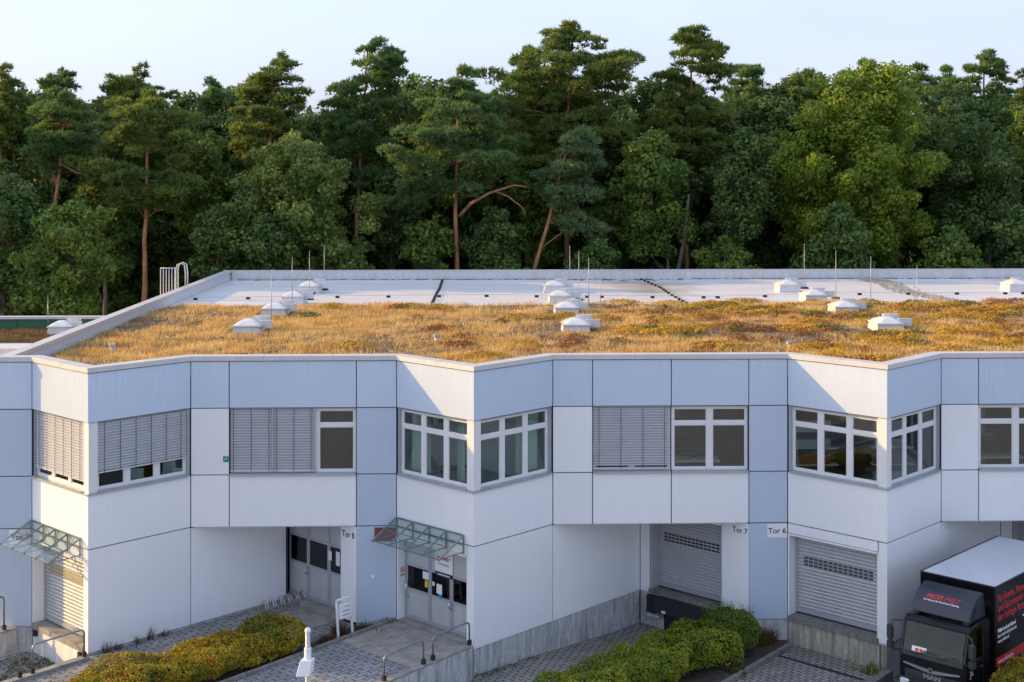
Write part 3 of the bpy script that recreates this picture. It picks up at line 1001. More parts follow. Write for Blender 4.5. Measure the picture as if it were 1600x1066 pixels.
# access ladder with safety cage bars on the west wall
q = MB()
for k in range(6):
    q.tube([(-17.78 + 0.14 * k, 25.0, 6.0), (-17.78 + 0.14 * k, 25.0, 9.68)], 0.022, 6)
q.tube([(-17.78, 25.0, 9.68), (-17.0, 25.0, 9.68)], 0.025, 6)
for dy in (0.0, 0.5):
    q.tube([(-17.05, 25.1 + dy, 6.0), (-17.05, 25.1 + dy, 9.6), (-16.98, 25.1 + dy, 9.82), (-16.8, 25.1 + dy, 9.92), (-16.62, 25.1 + dy, 9.82), (-16.57, 25.1 + dy, 9.4), (-16.57, 25.1 + dy, 8.69)], 0.03, 8)
for k in range(10):
    q.tube([(-17.05, 25.1, 6.2 + 0.3 * k), (-17.05, 25.6, 6.2 + 0.3 * k)], 0.018, 6)
q.tube([(-17.05, 25.12, 7.5), (-16.82, 25.12, 7.5)], 0.02, 6)
q.tube([(-17.78, 25.0, 7.5), (-17.05, 25.1, 7.5)], 0.02, 6)
q.build('roof_ladder', MT['curb'], BLD, True)
# ------------------------------------------------------------------ things on the roof
def make_skylight():
    r = empty('roof_skylight', (0, 0, 0))
    hw, hd = 0.50, 0.64
    m = MB()
    m.hexa([(-hw - 0.06, -hd - 0.06, 0), (hw + 0.06, -hd - 0.06, 0), (hw + 0.06, hd + 0.06, 0), (-hw - 0.06, hd + 0.06, 0), (-hw, -hd, 0.36), (hw, -hd, 0.36), (hw, hd, 0.36), (-hw, hd, 0.36)])
    m.build('curb', MT['curb'], r)
    m = MB(); m.box(-hw - 0.05, hw + 0.05, -hd - 0.05, hd + 0.05, 0.361, 0.43); m.build('rim', MT['dome'], r, False, 0.015)
    # pillow shaped dome
    n = 10
    V, Fc = [], []
    for j in range(n + 1):
        for i in range(n + 1):
            x, y = -1 + 2 * i / n, -1 + 2 * j / n
            h = max(0.0, 1 - max(abs(x), abs(y)) ** 1.6) ** 0.85
            V.append((x * hw, y * hd, 0.431 + 0.22 * h))
    for j in range(n):
        for i in range(n):
            a = j * (n + 1) + i
            Fc.append((a, a + 1, a + n + 2, a + n + 1))
    m = MB(); m.add(V, Fc); m.build('dome', MT['dome'], r, True)
    for (x0, x1, y0, y1, z0, z1) in ((hw - 0.10, hw + 0.46, -hd * 0.5, -hd * 0.5 + 0.12, 0.28, 0.58), (hw - 0.42, hw + 0.22, hd - 0.02, hd + 0.14, 0.36, 0.66)):
        m = MB(); m.box(x0, x1, y0, y1, z0, z1); m.box(x0 + 0.05, x0 + 0.11, y0 + 0.02, y1 - 0.02, 0.12, z0)
        m.build('drive_box', MT['curb'], r)
    m = MB(); m.box(hw - 0.04, hw + 0.12, -hd + 0.02, hd - 0.1, 0.34, 0.40); m.build('hinge_bar', MT['sill'], r)
    return r

def label(o, text_, cat=None, group=None):
    o['label'] = text_
    if cat: o['category'] = cat
    if group: o['group'] = group

sky0 = make_skylight()
ROWS = {-10.75: 'side parapet row', 2.05: 'middle row', 14.4: 'row before the gravel strip', 26.6: 'row past the gravel strip'}
where = ['in grass near the front edge', 'at the edge of the plants', 'just behind the plants', 'near the back parapet']
SKYS = [(s_, d, j) for s_ in (-10.75, 2.05, 14.4, 26.6) for j, d in enumerate((10.2, 16.7, 22.3, 28.1))]
first = True
for (s_, d, j) in SKYS:
    if s_ > 20 and j < 2:
        continue
    o = sky0 if first else copy_tree(sky0)
    first = False
    o.location = (s_, d, ROOFZ - 0.0)
    label(o, 'white domed skylight %s, %s' % (where[j], ROWS[s_]), 'skylight', 'domed skylights on the roof')

def make_rod():
    r = empty('lightning_rod', (0, 0, 0))
    m = MB(); m.tube([(0, 0, 0.05), (0, 0, 1.3), (0, 0, 2.44)], [0.02, 0.016, 0.011], 6); m.build('rod', MT['rod'], r, True)
    m = MB(); m.tube([(0, 0, 0), (0, 0, 0.09)], [0.24, 0.2], 14); m.build('base_block', MT['black'], r)
    return r
rod0 = make_rod()
first = True
rodpos = [(-10.2, 29.6), (-10.28, 24.3), (-10.4, 19.3), (-10.1, 11.6), (2.9, 28.5), (3.06, 23.6), (3.2, 18.8), (3.1, 11.0), (15.72, 29.8), (15.95, 24.0), (16.35, 19.2), (16.6, 13.2), (27.9, 29.5)]
rows_ = ['beside side parapet skylights'] * 4 + ['beside the middle skylight row'] * 4 + ['by skylights before the gravel strip'] * 4 + ['beside skylights past the gravel strip']
rj = ['near the back parapet', 'behind the plants', 'at the plants\' rear edge', 'in the front grass'] * 3 + ['near the back parapet']
for (p, a, b_) in zip(rodpos, rows_, rj):
    o = rod0 if first else copy_tree(rod0)
    first = False
    o.location = (p[0], p[1], ROOFZ)
    label(o, 'thin pale lightning rod %s, %s' % (a, b_), 'lightning rod', 'lightning rods on the roof')

blk = MB(); blk.box(-0.1, 0.1, -0.07, 0.07, 0, 0.1)
bme = None
def conductor(name_pts, step, lab, zz=ROOFZ):
    global bme
    pts = [Vector((p[0], p[1], zz)) for p in name_pts]
    r = empty('conductor_line', pts[0], lab, 'cable', 'lightning conductor lines on the roof')
    m = MB(); m.tube([p + Vector((0, 0, 0.115)) for p in pts], 0.008, 5); m.build('wire', MT['steel'], r)
    acc = 0
    for a, b_ in zip(pts, pts[1:]):
        Ls = (b_ - a).length
        t = 0.3
        while t < Ls:
            p = a.lerp(b_, t / Ls)
            if bme is None:
                o = blk.build('holder_block', MT['black'], r, False, 0.012)
                bme = o.data
            else:
                o = linkobj(bpy.data.objects.new('holder_block', bme), r)
            o.location = p
            o.rotation_euler.z = math.atan2((b_ - a).y, (b_ - a).x)
            t += step
conductor([(-16.2, 24.3), (-9.3, 25.2), (-1.8, 25.6), (4.0, 24.9), (9.8, 24.4), (17.4, 26.0), (26, 26.2), (35, 26)], 2.55, 'long crosswise conductor wire on spaced black blocks over the membrane')
conductor([(-4.1, 35.9), (-4.05, 30), (-4.1, 26.6), (-4.1, 21.3)], 0.62, 'straight conductor wire on close black blocks between the first two skylight rows')
conductor([(7.5, 36.0), (7.95, 30.3), (7.95, 26), (8.15, 21.2)], 1.0, 'conductor wire on black blocks running through the brown roof stain')
conductor([(-10.25, 29.2), (-10.6, 26.0), (-11.0, 24.2)], 0.55, 'short conductor wire on black blocks beside the side parapet skylights')
conductor([(2.95, 28.2), (3.0, 26.0), (3.05, 23.8)], 0.55, 'short conductor wire on black blocks beside the middle skylights')

def vent(x, y, lab, h=0.28):
    r = empty('roof_vent', (x, y, ROOFZ + 0.05), lab, 'vent', 'small roof vents')
    m = MB(); m.tube([(x, y, ROOFZ), (x, y, ROOFZ + h)], 0.07, 10); m.build('pipe', MT['curb'], r, True)
    m = MB(); m.tube([(x, y, ROOFZ + h), (x, y, ROOFZ + h + 0.09)], 0.12, 12); m.build('hood', MT['sill'], r)
vent(-14.5, 4.6, 'small white vent in the shade beside the side parapet')
vent(-3.3, 7.0, 'small white vent among the dry grass in front of the middle skylights')
vent(9.3, 4.6, 'small dark capped vent near the front coping in front of the yellow plants')

# gravel strip beside the right-hand conductor
rng = np.random.default_rng(3)
def box_pebbles(name, pts, r0, r1, mat, parent):
    n = len(pts)
    oc = np.array([(1, 0, 0), (0, 1, 0), (-1, 0, 0), (0, -1, 0), (0, 0, 1)], float)
    rr = rng.uniform(r0, r1, (n, 1, 1)) * rng.uniform(0.6, 1.2, (n, 1, 3))
    an = rng.uniform(0, 6.28, n)
    R_ = np.zeros((n, 3, 3)); R_[:, 0, 0] = np.cos(an); R_[:, 0, 1] = -np.sin(an); R_[:, 1, 0] = np.sin(an); R_[:, 1, 1] = np.cos(an); R_[:, 2, 2] = 1
    V = np.einsum('nij,nkj->nki', R_, oc[None] * rr) + pts[:, None, :]
    f = np.array([(0, 1, 4), (1, 2, 4), (2, 3, 4), (3, 0, 4)])
    Fc = (f[None] + 5 * np.arange(n)[:, None, None]).reshape(-1, 3)
    return npmesh(name, V.reshape(-1, 3), Fc, mat, parent, 'stuff')
t = rng.uniform(0, 1, 2600)
gx = 20.9 + 0.25 * np.sin(t * 9) + rng.normal(0, 0.28, 2600)
gy = 36.2 - t * 15.5
gv = plain('roof_gravel', (0.36, 0.34, 0.31), 0.9, 0, 0.5, 4)
box_pebbles('gravel_strip', np.stack([gx, gy, np.full_like(gx, ROOFZ + 0.0)], 1), 0.05, 0.12, gv, BLD)
t = rng.uniform(0, 1, 900)
gx = 21.3 + 0.9 * t + rng.normal(0, 0.13, 900)
gy = 20.8 - t * 9
box_pebbles('gravel_strip', np.stack([gx, gy, np.full_like(gx, ROOFZ + 0.15)], 1), 0.04, 0.1, gv, BLD)

# ---- planted part of the roof: substrate, dry grass, stonecrop cushions
def front_d(x):
    return np.interp(x, [p[0] for p in poly], [p[1] for p in poly])
def vnoise(x, y, seed, sc):
    """smooth value noise in numpy"""
    g = np.random.default_rng(seed).random((64, 64))
    u, v = (x / sc) % 64, (y / sc) % 64
    i, j = np.floor(u).astype(int), np.floor(v).astype(int)
    fu, fv = u - i, v - j
    fu, fv = fu * fu * (3 - 2 * fu), fv * fv * (3 - 2 * fv)
    a, b_ = g[i % 64, j % 64], g[(i + 1) % 64, j % 64]
    c_, d_ = g[i % 64, (j + 1) % 64], g[(i + 1) % 64, (j + 1) % 64]
    return (a * (1 - fu) + b_ * fu) * (1 - fv) + (c_ * (1 - fu) + d_ * fu) * fv
VB = 20.8
def back_d(x):
    return VB + 0.5 * np.sin(x * 0.55) * 0.5 + (vnoise(x, x * 0 + 3, 9, 1.3) - 0.5) * 0.7 + 0.02 * x
nx, ny = 260, 120
xs = np.linspace(WPX + 0.06, EAST - 0.45, nx)
V = []
for i in range(nx):
    lo, hi = front_d(xs[i]) + 0.50, back_d(xs[i:i + 1])[0]
    ys = np.linspace(lo, hi, ny)
    V.append(np.stack([np.full(ny, xs[i]), ys, np.zeros(ny)], 1))
V = np.array(V)
hgt = ROOFZ + 0.07 + 0.10 * (vnoise(V[..., 0], V[..., 1], 1, 1.1) - 0.4) + 0.05 * vnoise(V[..., 0], V[..., 1], 2, 0.3)
edge = np.minimum(1, (V[:, -1:, 1] - V[..., 1]) / 0.25)
V[..., 2] = ROOFZ + 0.004 + (hgt - ROOFZ) * edge
idx = np.arange(nx * ny).reshape(nx, ny)
Fc = np.stack([idx[:-1, :-1], idx[1:, :-1], idx[1:, 1:], idx[:-1, 1:]], -1).reshape(-1, 4)
sub = plain('roof_substrate', (0.13, 0.085, 0.045), 1.0, 0, 0.45, 2.2, bmp=0.6)
npmesh('roof_substrate', V.reshape(-1, 3), Fc, sub, BLD, 'stuff')

def tufts(P, axis, per, length, width, spread):
    """thin blades: P (n,3) roots, axis (n,3); per blades each"""
    n = len(P)
    a = np.repeat(axis, per, 0) + rng.normal(0, spread, (n * per, 3))
    a /= np.linalg.norm(a, axis=1, keepdims=True) + 1e-9
    ln = np.repeat(length, per)[:, None] * rng.uniform(0.6, 1.15, (n * per, 1))
    pr = np.cross(a, rng.normal(0, 1, (n * per, 3)))
    pr /= np.linalg.norm(pr, axis=1, keepdims=True) + 1e-9
    w = np.repeat(width, per)[:, None] * 0.5
    root = np.repeat(P, per, 0)
    V = np.stack([root - pr * w, root + pr * w, root + a * ln], 1).reshape(-1, 3)
    return V, np.arange(len(V)).reshape(-1, 3)

def leaves(P, nrm, size, aspect=0.6):
    """diamond leaves folded a little along the midrib: P (n,3), nrm (n,3), size (n,)"""
    n = len(P)
    nrm = nrm / (np.linalg.norm(nrm, axis=1, keepdims=True) + 1e-9)
    t = np.cross(nrm, rng.normal(0, 1, (n, 3)))
    t /= np.linalg.norm(t, axis=1, keepdims=True) + 1e-9
    b_ = np.cross(nrm, t)
    s_ = size[:, None]
    V = np.stack([P - t * s_ * 0.5, P + b_ * s_ * aspect * 0.5 + nrm * s_ * 0.06, P + t * s_ * 0.5, P - b_ * s_ * aspect * 0.5 + nrm * s_ * 0.06], 1).reshape(-1, 3)
    return V, np.arange(n * 4).reshape(-1, 4)

def roofpts(n):
    x = rng.uniform(WPX + 0.12, EAST - 0.5, n)
    lo, hi = front_d(x) + 0.55, back_d(x)
    y = lo + (hi - lo) * rng.uniform(0, 1, n)
    keep = np.ones(n, bool)
    for (s_, d, j) in SKYS:
        keep &= ~((np.abs(x - s_) < 0.85) & (np.abs(y - d) < 0.95))
    return x[keep], y[keep]
straw = leafmat('dry_roof_grass', (0.66, 0.42, 0.13), (0.78, 0.58, 0.26), 0.35, 0.8, 0.5, (0.50, 0.27, 0.09))
x, y = roofpts(150000)
dens = np.clip(1.9 * (vnoise(x, y, 11, 1.4) * 0.6 + vnoise(x, y, 12, 4.0) * 0.55 - 0.24), 0.10, 1)
k = rng.uniform(0, 1, len(x)) < dens
x, y = x[k], y[k]
P = np.stack([x, y, np.full_like(x, ROOFZ + 0.05)], 1)
h = 0.14 + 0.26 * vnoise(x, y, 13, 0.9) ** 1.5
V1, F1 = tufts(P, np.tile((0.10, 0, 1.0), (len(P), 1)), 3, h, np.full(len(P), 0.026), 0.36)
o = npmesh('dry_grass', V1, F1, straw, BLD, 'stuff')

def cushions(n, seed, mat, name, thr, lo=0.25, hi=0.8):
    r_ = np.random.default_rng(seed)
    x, y = roofpts(n * 5)
    f = vnoise(x, y, seed, 3.2) * 0.6 + vnoise(x, y, seed + 1, 1.2) * 0.4 + np.clip((x - 1) / 25, -0.5, 0.8) * 0.3
    k = np.argsort(-f)[:int(n * 2.2)]
    k = r_.permutation(k)[:n]
    x, y = x[k], y[k]
    P, Nn, Sz = [], [], []
    for i in range(len(x)):
        R0 = r_.uniform(lo, hi)
        q_ = int(130 * R0 * R0 / 0.16) + 30
        a, rr = r_.uniform(0, 6.283, q_), np.sqrt(r_.uniform(0, 1, q_))
        ex = 1 + 0.3 * np.sin(a * 3 + i)
        px_, py_ = rr * R0 * 1.25 * ex * np.cos(a), rr * R0 * 0.8 * ex * np.sin(a)
        z = ROOFZ + 0.10 + (0.15 + 0.09 * R0) * np.sqrt(np.maximum(0, 1 - rr ** 2)) * r_.uniform(0.7, 1.25, q_)
        P.append(np.stack([x[i] + px_, y[i] + py_, z], 1))
        Nn.append(np.stack([np.cos(a) * rr, np.sin(a) * rr, 0.9 * np.ones(q_)], 1) + r_.normal(0, 0.45, (q_, 3)))
        Sz.append(r_.uniform(0.05, 0.1, q_))
    P, Nn, Sz = np.concatenate(P), np.concatenate(Nn), np.concatenate(Sz)
    k = (P[:, 1] > front_d(P[:, 0]) + 0.5) & (P[:, 0] > WPX + 0.05)
    V2, F2 = leaves(P[k], Nn[k], Sz[k], 0.8)
    return npmesh(name, V2, F2, mat, BLD, 'stuff')
cushions(260, 21, leafmat('yellow_stonecrop', (0.60, 0.35, 0.03), (0.44, 0.27, 0.03), 0.25, 0.6, 1.2), 'yellow_stonecrop', 0.5)
cushions(240, 31, leafmat('red_stonecrop', (0.27, 0.10, 0.04), (0.38, 0.17, 0.05), 0.25, 0.6, 1.2), 'red_stonecrop', 0.5, 0.18, 0.6)
cushions(80, 41, leafmat('green_stonecrop', (0.13, 0.14, 0.03), (0.19, 0.18, 0.035), 0.25, 0.6, 1.2), 'green_stonecrop', 0.5)

# ---- neighbouring roof beyond the dividing parapet
NB = empty('neighbour_building', (-24, 7, 0), 'lower planted roof with green fascia beyond the sloping side parapet', 'building')
q = MB(); q.box(-36, -16.87, 7.2, 13.0, -1, 7.98); q.build('wall', MT['white'], NB)
q = MB(); q.box(-36, -16.86, 7.0, 13.1, 7.985, 8.05); q.build('roof', MT['membrane'], NB)
q = MB(); q.box(-36, -16.86, 12.7, 12.95, 8.055, 8.50); q.build('green_fascia', MT['greenwall'], NB)
q = MB(); q.box(-36, -16.86, 12.62, 13.03, 8.503, 8.60); q.build('coping', MT['cap'], NB)
for k in range(14):
    q = MB(); xx = -18.2 - k * 1.2; q.box(xx - 0.012, xx + 0.012, 12.68, 12.7, 8.06, 8.50); q.build('fascia_seam', MT['core'], NB)
x = rng.uniform(-30, -16.9, 9000); y = rng.uniform(8.6, 12.6, 9000)
P = np.stack([x, y, np.full_like(x, 8.05)], 1)
V1, F1 = tufts(P, np.tile((0.1, 0, 1.0), (len(P), 1)), 4, 0.08 + 0.15 * vnoise(x, y, 13, 0.9), np.full(len(P), 0.03), 0.5)
npmesh('roof_plants', V1, F1, leafmat('mixed_roof_plants', (0.24, 0.12, 0.05), (0.16, 0.14, 0.05), 0.2, 0.8, 1.0, (0.4, 0.28, 0.12)), NB, 'stuff')
q = MB(); q.box(-36, -16.865, 8.5, 12.69, 8.051, 8.075); q.build('planting_bed', sub, NB)
o = copy_tree(sky0); o.location = (-18.35, 11.3, 8.06); o.rotation_euler.z = 0.1; o.scale = (0.85, 0.85, 0.85)
label(o, 'white domed skylight on the lower neighbouring roof beside the green fascia', 'skylight', 'domed skylights on the roof')
o = copy_tree(rod0); o.location = (-19.1, 11.9, 8.06); o.scale = (1, 1, 0.6)
label(o, 'short pale lightning rod on the lower neighbouring roof', 'lightning rod', 'lightning rods on the roof')
# ------------------------------------------------------------------ ground
WD = Vector((-0.645, -0.764))          # direction in which the paths leave the building
def along(p, t): return (p[0] + WD.x * t, p[1] + WD.y * t)
q = MB(); q.add([(-1500, -700, -1.3), (1500, -700, -1.3), (1500, 2500, -1.3), (-1500, 2500, -1.3)], [(0, 1, 2, 3)])
forest_floor = plain('forest_floor', (0.06, 0.05, 0.03), 1.0, 0, 0.4, 0.5)
tag(q.build('ground', forest_floor), kind='structure')
gx_, gy_ = np.linspace(-45, 55, 101), np.linspace(-44, 5, 80)
X, Y = np.meshgrid(gx_, gy_, indexing='ij')
tt = np.clip(((X + Y) / 1.414 + 3) / 8.0, 0, 1)
Zg = -0.6 - 0.32 * tt * tt * (3 - 2 * tt) * np.clip((Y + 11) / 5, 0, 1)
idx = np.arange(X.size).reshape(X.shape)
Fc = np.stack([idx[:-1, :-1], idx[1:, :-1], idx[1:, 1:], idx[:-1, 1:]], -1).reshape(-1, 4)
tag(npmesh('yard_paving', np.stack([X, Y, Zg], -1).reshape(-1, 3), Fc, MT['paver2']), kind='structure')
q = MB(); q.add([(-45, -44, -0.594), (55, -44, -0.594), (55, -11.5, -0.594), (-45, -11.5, -0.594)], [(0, 1, 2, 3)])
tag(q.build('bounce_ground', concrete('pale_bounce_concrete', (0.46, 0.45, 0.43), 0.75, 0.3)), kind='structure')  # unseen pale ground sheet, added to bounce light onto the shaded facade
K0, W0, V0 = (-4.30, -0.03), (-1.83, -2.53), (-13.22, -2.62)
q = MB()
q.prism([K0, (-4.27, -0.02), (-1.80, -2.50), W0, along(W0, 12), along(K0, 15)], -1.25, 0.30)
path = tag(q.build('path', MT['paver']), kind='structure')
FL = Frame((-4.34, -0.12), (-1.95, -2.51))
for k in range(3):
    q = MB(); a = FL.L * k / 3; q.fbox(FL, a + 0.012, a + FL.L / 3 - 0.012, 0.0, 2.35, 0.296, 0.318); q.build('slab', MT['slab'], path)
q = MB()
q.prism([V0, (-13.23, -2.46), (-10.77, 0.02), (-8.16, 2.63), (-5.55, 0.02), (-4.29, 0.02), K0, along(K0, 15), along(V0, 12)], -1.25, 0.13)
walk = tag(q.build('walkway', MT['paver']), kind='structure')
FN = NF[0][1]
for k in range(2):
    q = MB(); q.fbox(FN, -0.1 + k * 1.5, 1.38 + k * 1.5, 0.13, 1.6, 0.126, 0.146); q.build('slab', MT['slab'], walk)
def kerb(p, d0, d1, z0, z1, w=0.13, nm='kerb', mat='kerb', step=1.0, side=1):
    """kerb stones along the approach direction"""
    F = Frame(along(p, d0), along(p, d1))
    r = empty(nm, (*F.p(F.L / 2, 0), z0))
    t = 0
    while t < F.L - 0.05:
        e = min(t + step, F.L)
        q = MB(); q.fbox(F, t + 0.006, e - 0.006, -w / 2, w / 2, z0, z1 + random.uniform(-0.006, 0.006)); q.build('kerb_stone', MT[mat], r, False, 0.012)
        t = e
    r['kind'] = 'structure'
    return r
random.seed(4)
kerb(K0, 0.05, 17, 0.05, 0.40)
kerb((-5.55, -0.25), 0.3, 3.0, 0.05, 0.24, 0.1)
# beds
def bed(nm, pl, z):
    q = MB(); q.prism(pl, -1.2, z)
    return tag(q.build(nm, MT['soil']), kind='structure')
bed('planting_bed', [(-4.45, -0.1), along((-4.42, -0.22), 2.3), (-6.9, -1.9), (-5.7, -0.1)], 0.17)
bed('planting_bed', [(-7.0, -1.5), (-6.75, -2.6), along((-6.75, -2.6), 13), along((-8.9, -1.2), 14), (-8.2, -1.2)], 0.165)
kb = [(8.2, -0.33), along((8.2, -0.33), 12)]
bed('planting_bed', [(6.9, -0.06), (8.16, -0.06), kb[0], kb[1], along((5.0, 0.5), 13.5), (5.3, -0.4), (6.0, -0.05)], -0.44)
kerb((8.24, -0.36), 0, 11.5, -0.9, -0.42, 0.14)
kerb((5.02, -0.3), 1.2, 13, -1.0, -0.40, 0.12)
q = MB()
q.prism([(8.21, -0.02), (10.70, -2.50), along((10.70, -2.50), 12), along((8.25, -0.36), 12)], -1.25, -0.575)
fore = tag(q.build('forecourt', MT['paver2']), kind='structure')
FT = Frame((8.2, 0), (10.7, -2.48))
q = MB(); q.fbox(FT, 0.15, FT.L - 0.15, 1.05, 1.2, -0.60, -0.571); q.build('drain_channel', MT['black'], fore)
kerb((10.74, -2.6), 0.0, 11, -1.2, -0.46, 0.22)
# retaining walls
def rwall(p, t0, t1, w, z0, z1, lab, nm='retaining_wall', n=0.0):
    F = Frame(along(p, t1), along(p, t0))
    r = empty(nm, (*F.p(F.L / 2, n), z0), lab, 'wall', 'concrete retaining walls')
    k = int((t1 - t0) / 2.2) + 1
    for j in range(k):
        a, b_ = F.L * j / k, F.L * (j + 1) / k
        q = MB(); q.fbox(F, a + 0.006, b_ - 0.006, n - w / 2, n + w / 2, z0, z1); q.build('wall_section', MT['concrete'], r)
        q = MB(); q.fbox(F, a + 0.004, b_ - 0.004, n - w / 2 - 0.02, n + w / 2 + 0.02, z1 + 0.002, z1 + 0.05); q.build('cover_slab', MT['slab'], r)
    return F
FW = rwall(W0, 0.12, 17, 0.2, -1.2, 0.36, 'streaked concrete wall holding up the entrance path')
FV = rwall(V0, 0.05, 15, 0.2, -1.2, 0.16, 'low concrete wall between sunlit gate pit and the hedge walkway')
FE = rwall((-16.15, -0.12), 0.1, 14, 0.24, -1.2, 0.22, 'concrete wall beside the gate pit under the blue grey panels')
F9 = Frame((BC[0] - WS, 0), (BC[0], -WS))
for u in (0.18, 3.0):
    q = MB(); q.fbox(F9, u, u + 0.14, -0.03, 0.08, -0.02 - 0.0, 0.16); q.build('rubber_buffer', MT['black'], BLD)

def rail(p, t0, t1, z0, z1, lab, off=0.0):
    F = Frame(along(p, t1), along(p, t0))
    r = empty('handrail', (*F.p(F.L / 2, off), z0), lab, 'handrail', 'bent steel handrails')
    a, b_ = 0.0, F.L
    c_ = 0.12
    pts = [(*F.p(a, off), z0), (*F.p(a, off), z1 - c_), (*F.p(a + 0.03, off), z1 - 0.04), (*F.p(a + c_, off), z1), (*F.p(b_ - c_, off), z1), (*F.p(b_ - 0.03, off), z1 - 0.04), (*F.p(b_, off), z1 - c_), (*F.p(b_, off), z0)]
    m = MB(); m.tube(pts, 0.027, 8); m.build('rail', MT['steel'], r, True)
    for u in (a, b_):
        m = MB(); m.fbox(F, u - 0.05, u + 0.05, off - 0.05, off + 0.05, z0 - 0.02, z0 + 0.14); m.build('foot', MT['blackmetal'], r)
rail(W0, 0.15, 1.75, 0.412, 1.10, 'steel handrail on the streaked wall right beside the entrance door')
rail(W0, 2.15, 3.75, 0.412, 1.10, 'steel handrail on the streaked wall one gap away from the entrance door')
rail(V0, 0.12, 1.8, 0.212, 1.02, 'steel handrail on the low wall touching the sunlit corner pier')
rail(V0, 2.2, 3.9, 0.212, 0.95, 'steel handrail on the low wall one gap away from the sunlit corner')
rail((-16.15, -0.12), 0.45, 2.2, 0.272, 1.32, 'steel handrail on the wall under the blue grey panels')

# ------------------------------------------------------------------ small things in the yard
# letter box stand, leaning a little
r = empty('letter_box_stand', (-5.75, -1.35, 0.17), 'white letter box stand leaning in the bed by the path kerb', 'letter box')
Fm = Frame((-5.98, -1.58), (-5.52, -1.12))
LEAN = Matrix.Translation((-5.75, -1.35, 0.17)) @ Matrix.Rotation(rad(-5), 4, Vector((0.7, 0.7, 0))) @ Matrix.Translation((5.75, 1.35, -0.17))
m = MB()
for u in (0.02, Fm.L - 0.08):
    m.fbox(Fm, u, u + 0.07, -0.04, 0.04, 0.15, 1.36)
m.fbox(Fm, 0.04, Fm.L - 0.03, -0.04, 0.04, 1.362, 1.43)
m.xf(LEAN).build('post_frame', MT['signwhite'], r, False, 0.02, 2)
m = MB(); m.fbox(Fm, 0.11, Fm.L - 0.1, -0.09, 0.09, 0.82, 1.27); b_ = m.xf(LEAN).build('box', MT['signwhite'], r, False, 0.01)
for k, (z, c_) in enumerate(((1.16, 'red'), (1.04, 'text'), (0.92, 'text'))):
    m = MB(); m.fbox(Fm, 0.2 + 0.1 * (k == 0), Fm.L - 0.16, 0.0905, 0.093, z, z + 0.02); m.xf(LEAN).build('slot', MT[c_], b_)
# bicycle rack
r = empty('bicycle_rack', (-8.1, 1.9, 0.14), 'low steel bicycle rack along the white wall in the recess', 'bicycle rack')
Fb = Frame((-8.75, 1.32), (-7.65, 2.42))
m = MB()
for n_ in (0.0, 0.42):
    m.tube([(*Fb.p(-0.1, n_), 0.165), (*Fb.p(Fb.L + 0.1, n_), 0.165)], 0.02, 6)
m.build('base_rail', MT['chrome'], r)
for k in range(6):
    u = Fb.L * k / 5
    m = MB()
    for du in (-0.05, 0.05):
        m.tube([(*Fb.p(u + du, 0.0), 0.16), (*Fb.p(u + du, 0.03), 0.48), (*Fb.p(u + du, 0.12), 0.56), (*Fb.p(u + du, 0.22), 0.5), (*Fb.p(u + du, 0.42), 0.16)], 0.012, 5)
    m.build('hoop', MT['chrome'], r, True)
# white post with a tilted box
r = empty('sensor_post', (-5.87, -9.0, -0.62), 'white post with a slanted white box standing in front of the path', 'post')
x, y = -5.87, -9.0
m = MB(); m.tube([(x, y, -0.65), (x, y, 3.02)], 0.062, 12); m.build('pole', plain('galvanised_pole', (0.5, 0.5, 0.49), 0.5, 0.3, 0.15, 8), r, True)
m = MB(); m.tube([(x, y, 3.021), (x, y, 3.08), (x, y, 3.12)], [0.075, 0.075, 0.03], 12); m.build('cap', MT['signwhite'], r)
m = MB(); m.tube([(x, y, 2.36), (x, y, 2.62)], 0.09, 12); m.build('collar', MT['signwhite'], r)
m = MB(); m.hexa([(x - 0.27, y - 0.22, 1.97), (x + 0.06, y - 0.22, 1.97), (x + 0.14, y + 0.08, 2.0), (x - 0.19, y + 0.08, 2.0), (x - 0.17, y - 0.16, 2.35), (x + 0.12, y - 0.16, 2.35), (x + 0.17, y + 0.08, 2.35), (x - 0.12, y + 0.08, 2.35)]); m.build('box', MT['signwhite'], r, False, 0.012)
# striped bar at the foot of the pier
r = empty('striped_bar', (-4.8, -0.12, 0.2), 'short red and white bar lying at the foot of the blue grey pier', 'bar')
for k in range(4):
    m = MB(); m.box(-5.15 + 0.22 * k, -4.93 + 0.22 * k - 0.003, -0.15, -0.09, 0.175, 0.225); m.build('stripe', MT['red'] if k in (1, 2) and k == 2 else MT['signwhite'], r)
